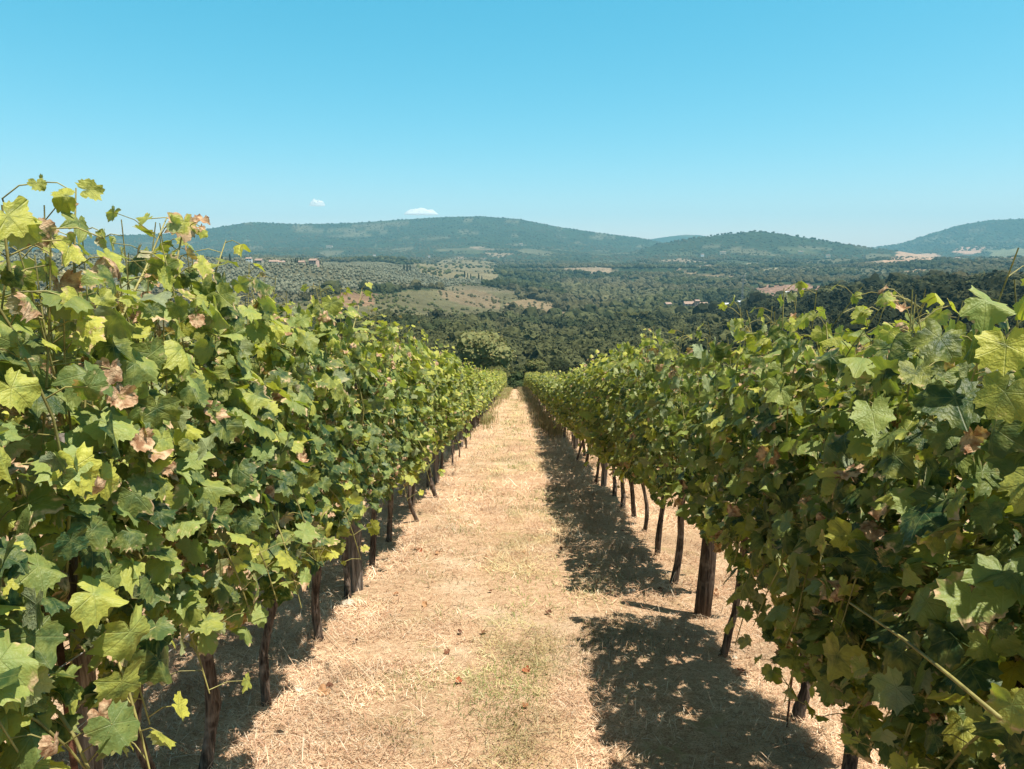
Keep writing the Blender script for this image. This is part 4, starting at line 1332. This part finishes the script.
# cypresses
def cypresses():
    g = np.random.default_rng(13)
    protos = []
    for k in range(3):
        n = 420
        t = g.random(n); a = g.uniform(0, 6.28, n)
        rad = 1.25 * np.sin(np.clip(t, 0.02, 1) ** .7 * math.pi * .97) ** .7 * g.uniform(.6, 1.1, n)
        c = np.stack([np.cos(a) * rad, np.sin(a) * rad, 0.6 + 11.5 * t], -1)
        nr = norm(np.stack([np.cos(a), np.sin(a), np.full(n, .3)], -1) + g.normal(0, .4, (n, 3)))
        tt = norm(np.cross(nr, g.normal(0, 1, (n, 3)))); b = np.cross(nr, tt)
        s = g.uniform(.3, .7, (n, 1))
        V = np.stack([c - tt * s, c + b * s, c + tt * s, c - b * s], 1).reshape(-1, 3)
        C = np.repeat(np.array([[0.026, 0.040, 0.018, 1]]) * g.uniform(.7, 1.4, (n, 1)), 4, 0)
        cr = build('crown', V, np.arange(n * 4).reshape(-1, 4), M['tree'], attrs={'tint': ('FLOAT_COLOR', C)}, link=False)
        tv, tf = tube([[0, 0, -.6], [0, 0, 4]], [.25, .12], 6)
        protos.append((build('trunk', tv, tf, M['treebark'], link=False), cr))
    SP = [(225, 1190), (233, 1200), (294, 1150), (298, 1160), (300, 1175), (303, 1150), (313, 1130), (317, 1140), (322, 1120), (405, 1500), (408, 1500), (411, 1510), (465, 1550), (468, 1560), (471, 1540), (479, 1560), (482, 1540), (494, 1500), (497, 1490), (500, 1505), (503, 1495), (506, 1510), (560, 1900), (566, 1890), (574, 1910), (586, 1880), (600, 1900), (612, 1890)]
    for px, r in SP:
        q = at(px, r)
        grp = 'cypresses by the hilltop houses' if px < 330 else ('cypresses along the mid valley lanes' if px < 520 else 'cypresses on the far wooded crest')
        lab = {'c': 0}
        label = ('slim dark cypress beside the hilltop farmhouses' if px < 330 else ('dark cypress along a field edge in mid valley' if px < 520 else 'dark cypress on the wooded crest before the mountains'))
        root = thing('cypress_tree', label, 'cypress', tuple(q), grp, g.uniform(0, 6))
        s = g.uniform(.8, 1.25) * (1.15 if r > 1400 else .95)
        root.scale = (s, s, s)
        for o in protos[int(g.integers(3))]:
            c = o.copy(); COL.objects.link(c); c.parent = root
cypresses()

# ------------------------------------------------------------------ buildings
M['cream'] = mat_plain('cream_plaster', (0.60, 0.50, 0.36), 0.9, 0.2, var=.12, scale=.6)
M['pink'] = mat_plain('pink_plaster', (0.56, 0.36, 0.28), 0.9, 0.2, var=.12, scale=.6)
M['whitewall'] = mat_plain('white_render', (0.78, 0.76, 0.72), 0.8, 0.2, var=.08, scale=.6)
M['stonewall'] = mat_plain('stone_wall', (0.36, 0.30, 0.23), 0.95, 0.1, var=.25, scale=1.2)
M['tiles'] = mat_plain('clay_tiles', (0.31, 0.215, 0.165), 0.9, 0.15, var=.3, scale=1.0)
M['sheet'] = mat_plain('white_roof_sheet', (0.52, 0.53, 0.53), 0.6, 0.3, var=.06, scale=.4)
M['glass'] = mat_plain('dark_window', (0.05, 0.05, 0.055), 0.25, 0.5, var=.1)
M['shutter'] = mat_plain('brown_shutter', (0.14, 0.09, 0.06), 0.7, 0.3, var=.2)

def gable(w, d, h, rise, over=0.5, flat=False):
    x0, x1, y0, y1 = -w / 2 - over, w / 2 + over, -d / 2 - over, d / 2 + over
    t = 0.25
    V = []
    for e in (0, t):
        V += [[x0, y0, h - .1 + e], [x1, y0, h - .1 + e], [x0, y1, h - .1 + e], [x1, y1, h - .1 + e], [x0, 0, h + rise + e], [x1, 0, h + rise + e]]
    F4 = np.array([[0, 4, 5, 1], [4, 2, 3, 5], [6, 7, 11, 10], [10, 11, 9, 8], [0, 1, 7, 6], [2, 8, 9, 3], [0, 6, 10, 4], [4, 10, 8, 2], [1, 5, 11, 7], [5, 3, 9, 11]])
    return np.array(V, float), [F4]

def house(name, px, r, w, d, h, rise, label, cat, wall, roof, rz=0.0, chimney=True, cols=4, rows=2, sink=0.0, group=None):
    q = at(px, r)
    root = thing(name, label, cat, (q[0], q[1], q[2] + sink), group, rz)
    V1, F1 = box(-w / 2, w / 2, -d / 2, d / 2, -10, h)
    gv = np.array([[-w / 2, -d / 2, h], [-w / 2, d / 2, h], [-w / 2, 0, h + rise * .96], [w / 2, -d / 2, h], [w / 2, d / 2, h], [w / 2, 0, h + rise * .96]])
    gf = np.array([[0, 2, 1], [3, 4, 5]])
    V, F = join([(V1, F1), (gv, gf)])
    build('wall', V, F, wall, root)
    rf = build('roof', *gable(w, d, h, rise), roof, root)
    if chimney:
        build('chimney', *box(w * .2, w * .2 + .9, -.5, .4, h + rise * .5, h + rise + 1.3), wall, rf)
    for i in range(cols):
        for j in range(rows):
            xx = -w / 2 + (i + .5) * w / cols; zz = h / rows * (j + .38)
            wd = build('window', *box(xx - .55, xx + .55, -d / 2 - .06, -d / 2 + .05, zz, zz + 1.5), M['glass'], root)
            build('shutter', *join([box(xx - 1.1, xx - .58, -d / 2 - .10, -d / 2 - .003, zz, zz + 1.5), box(xx + .58, xx + 1.1, -d / 2 - .10, -d / 2 - .003, zz, zz + 1.5)]), M['shutter'], wd)
    V, F = box(-.1, 1.1, -d / 2 - .07, -d / 2 + .05, 0, 2.2)
    build('door', V + [w / cols * .5 if cols % 2 == 0 else 1.2, 0, 0], F, M['shutter'], root)
    return root

house('farmhouse', 277, 1165, 15, 10, 6.0, 2.6, 'long cream farmhouse with clay roof on the left hilltop', 'house', M['cream'], M['tiles'], 0.15)
house('farmhouse', 262, 1185, 11, 9, 6.0, 2.8, 'stone farmhouse with clay roof, leftmost of the hilltop cluster', 'house', M['stonewall'], M['tiles'], -.1, cols=3)
house('white_house', 284, 1150, 10, 8, 5.5, 2.0, 'small pale house at the right end of the hilltop cluster', 'house', M['whitewall'], M['tiles'], .3, cols=2)
house('pink_villa', 316, 1105, 12, 11, 8.5, 2.6, 'pink two-storey villa between cypresses, right of the hilltop cluster', 'house', M['pink'], M['tiles'], -.2, cols=3)
house('villa_annexe', 304, 1112, 9, 7, 4.5, 2.2, 'low clay-roofed annexe adjoining the pink villa', 'house', M['pink'], M['tiles'], .05, rows=1)
house('white_house', 252, 1200, 9, 8, 7.0, 1.8, 'white house half hidden behind vine leaves at the far left of the hilltop', 'house', M['whitewall'], M['tiles'], .2, cols=2)
house('red_roofed_farm', 690, 1020, 18, 11, 5.0, 3.2, 'red-roofed farm in the mid valley behind the umbrella pines', 'house', M['pink'], M['tiles'], .1, sink=6)
house('farm_tower', 697, 1015, 6, 7, 9.0, 1.8, 'narrow pink tower house rising from the red-roofed farm', 'house', M['pink'], M['tiles'], .1, False, 2, 3, sink=5)
house('farm_outbuilding', 703, 1025, 12, 8, 4.0, 2.0, 'low outbuilding at the right of the red-roofed farm', 'house', M['pink'], M['tiles'], 0, False, 3, 1, sink=5)
house('stone_barn', 668, 1060, 9, 8, 5.0, 2.4, 'small stone barn left of the red-roofed farm', 'house', M['stonewall'], M['tiles'], .3, False, 2, 1, sink=5)
house('storage_shed', 720, 960, 26, 13, 4.0, 1.6, 'long shed with white sheet roof right of the red-roofed farm', 'shed', M['whitewall'], M['sheet'], .05, False, 5, 1, sink=3.6)
house('storage_shed', 741, 940, 9, 9, 3.8, 1.2, 'small white shed beside the lattice pylon', 'shed', M['whitewall'], M['sheet'], .1, False, 2, 1, sink=4)
house('storage_shed', 789, 1230, 17, 12, 4.4, 1.5, 'white shed standing on the reddish ploughed field', 'shed', M['whitewall'], M['sheet'], -.1, False, 3, 1, sink=3)
house('valley_house', 640, 2350, 20, 14, 7, 3, 'pale house on the crest of the dark wood before the mountains', 'house', M['cream'], M['tiles'], .2, sink=4)
house('valley_house', 634, 2300, 16, 12, 7, 3, 'smaller pale house just left of the one on the dark wood crest', 'house', M['cream'], M['tiles'], -.2, sink=4)
MTN = [(332, 4700, 70, 26, 'pale hamlet building in a clearing on the left mountain flank'), (366, 3700, 30, 16, 'pale house at the foot of the left mountain, right of the hilltop villas'), (376, 3900, 24, 14, 'tiny house at the mountain foot, right of a similar pale one'), (521, 4900, 40, 18, 'white house high on the central mountain slope'), (430, 3500, 18, 14, 'pale tower-like house above the striped field'), (720, 4000, 55, 22, 'pale estate house low on the right-centre hill'), (797, 4100, 40, 20, 'pale house on the slope right of the right-centre hilltop'), (824, 3900, 36, 18, 'small pale house lower down right of the right-centre hilltop'), (700, 3800, 26, 16, 'small pale house left of the estate low on the hill'), (952, 3600, 40, 18, 'pale farm in the dark trees below the right mountain')]
for px, r, w, h, label in MTN:
    house('hillside_house', px, r, w * .6, 14, 7.5, 3, label, 'house', M['cream'] if w > 30 else M['whitewall'], M['tiles'], RND.uniform(-.4, .4), False, 3, 1, sink=5)

# lattice pylon above the white sheds
def pylon():
    q = at(742, 930)
    root = thing('lattice_pylon', 'slim pale lattice pylon rising above the white sheds in mid valley', 'pylon', tuple(q))
    m = mat_plain('pylon_steel', (0.30, 0.30, 0.30), 0.6, 0.4, 0.5)
    hgt = 42
    def w(z): return np.interp(z, [0, 30, hgt], [1.6, .5, .2])
    ps = []
    for sx in (-1, 1):
        for sy in (-1, 1):
            ps.append(tube([[sx * w(z), sy * w(z), z] for z in (-1, 15, 30, hgt)], .14, 5))
    zs = np.linspace(0, hgt, 15)
    for k in range(14):
        a, b = zs[k], zs[k + 1]
        for s in (-1, 1):
            ps.append(tube([[-w(a), s * w(a), a], [w(b), s * w(b), b]], .08, 4)); ps.append(tube([[w(a), s * w(a), a], [-w(b), s * w(b), b]], .08, 4))
            ps.append(tube([[s * w(a), -w(a), a], [s * w(b), w(b), b]], .08, 4))
    build('lattice_mast', *join(ps), m, root)
    for z in (33, 37, 41):
        build('cross_arm', *tube([[-3.2, 0, z], [3.2, 0, z]], .13, 5), m, root)
pylon()

# ------------------------------------------------------------------ clouds
def cloud(px, py, w, h, label, seed, dens):
    g = np.random.default_rng(seed)
    d = ray(px, py); D = 15500.0
    c = EYE + d * (D / math.hypot(d[0], d[1]))
    sc = D / FPX
    nx, ny = 90, 40
    gx, gy = np.meshgrid(np.linspace(-1, 1, nx), np.linspace(-1, 1, ny), indexing='ij')
    rim = np.clip(1 - gx ** 2 - gy ** 2, 0, 1)
    rag = fbm(gx * 2.6 + seed * 7, gy * 2.6, seed, 4)
    top = np.clip(rim ** .6 * (0.25 + 1.1 * rag) - 0.16, 0, None)
    up = np.stack([gx * w * sc * .5, gy * w * sc * .45, top * h * sc - .3 * h * sc], -1).reshape(-1, 3)
    lo = up * [1, 1, 0] + np.stack([gx * 0, gx * 0, -0.10 * np.clip(top, 0, .6) * h * sc - .3 * h * sc], -1).reshape(-1, 3)
    ii = (np.arange(nx - 1)[:, None] * ny + np.arange(ny - 1)[None, :])
    qd = np.stack([ii, ii + ny, ii + ny + 1, ii + 1], -1)[(top[:-1, :-1] + top[1:, 1:] + top[1:, :-1] + top[:-1, 1:]) > 0]
    parts = [(up, [qd]), (lo, [qd[:, ::-1]])]
    t = NT('cloud_vapour')
    df = t.n('ShaderNodeBsdfDiffuse'); df.inputs[0].default_value = (.9, .9, .9, 1)
    tl = t.n('ShaderNodeBsdfTranslucent'); tl.inputs[0].default_value = (.95, .95, .95, 1)
    tp = t.n('ShaderNodeBsdfTransparent')
    m1 = t.n('ShaderNodeMixShader'); m1.inputs[0].default_value = .5
    t.t.links.new(df.outputs[0], m1.inputs[1]); t.t.links.new(tl.outputs[0], m1.inputs[2])
    m2 = t.n('ShaderNodeMixShader'); m2.inputs[0].default_value = dens
    t.t.links.new(tp.outputs[0], m2.inputs[1]); t.t.links.new(m1.outputs[0], m2.inputs[2])
    V, F = join(parts)
    o = build('cloud', V, F, t.out(m2.outputs[0]), loc=tuple(c), smooth=True)
    o.rotation_euler = (0, 0, -math.atan2(d[0], d[1]))
    tag(o, label, 'cloud', 'small clouds low over the mountains')
cloud(317, 203, 15, 8, 'tiny puff of white cloud, the left one above the mountain', 1, .6)
cloud(421, 211.5, 34, 9, 'flat white cloud resting just above the central mountain ridge', 2, .8)
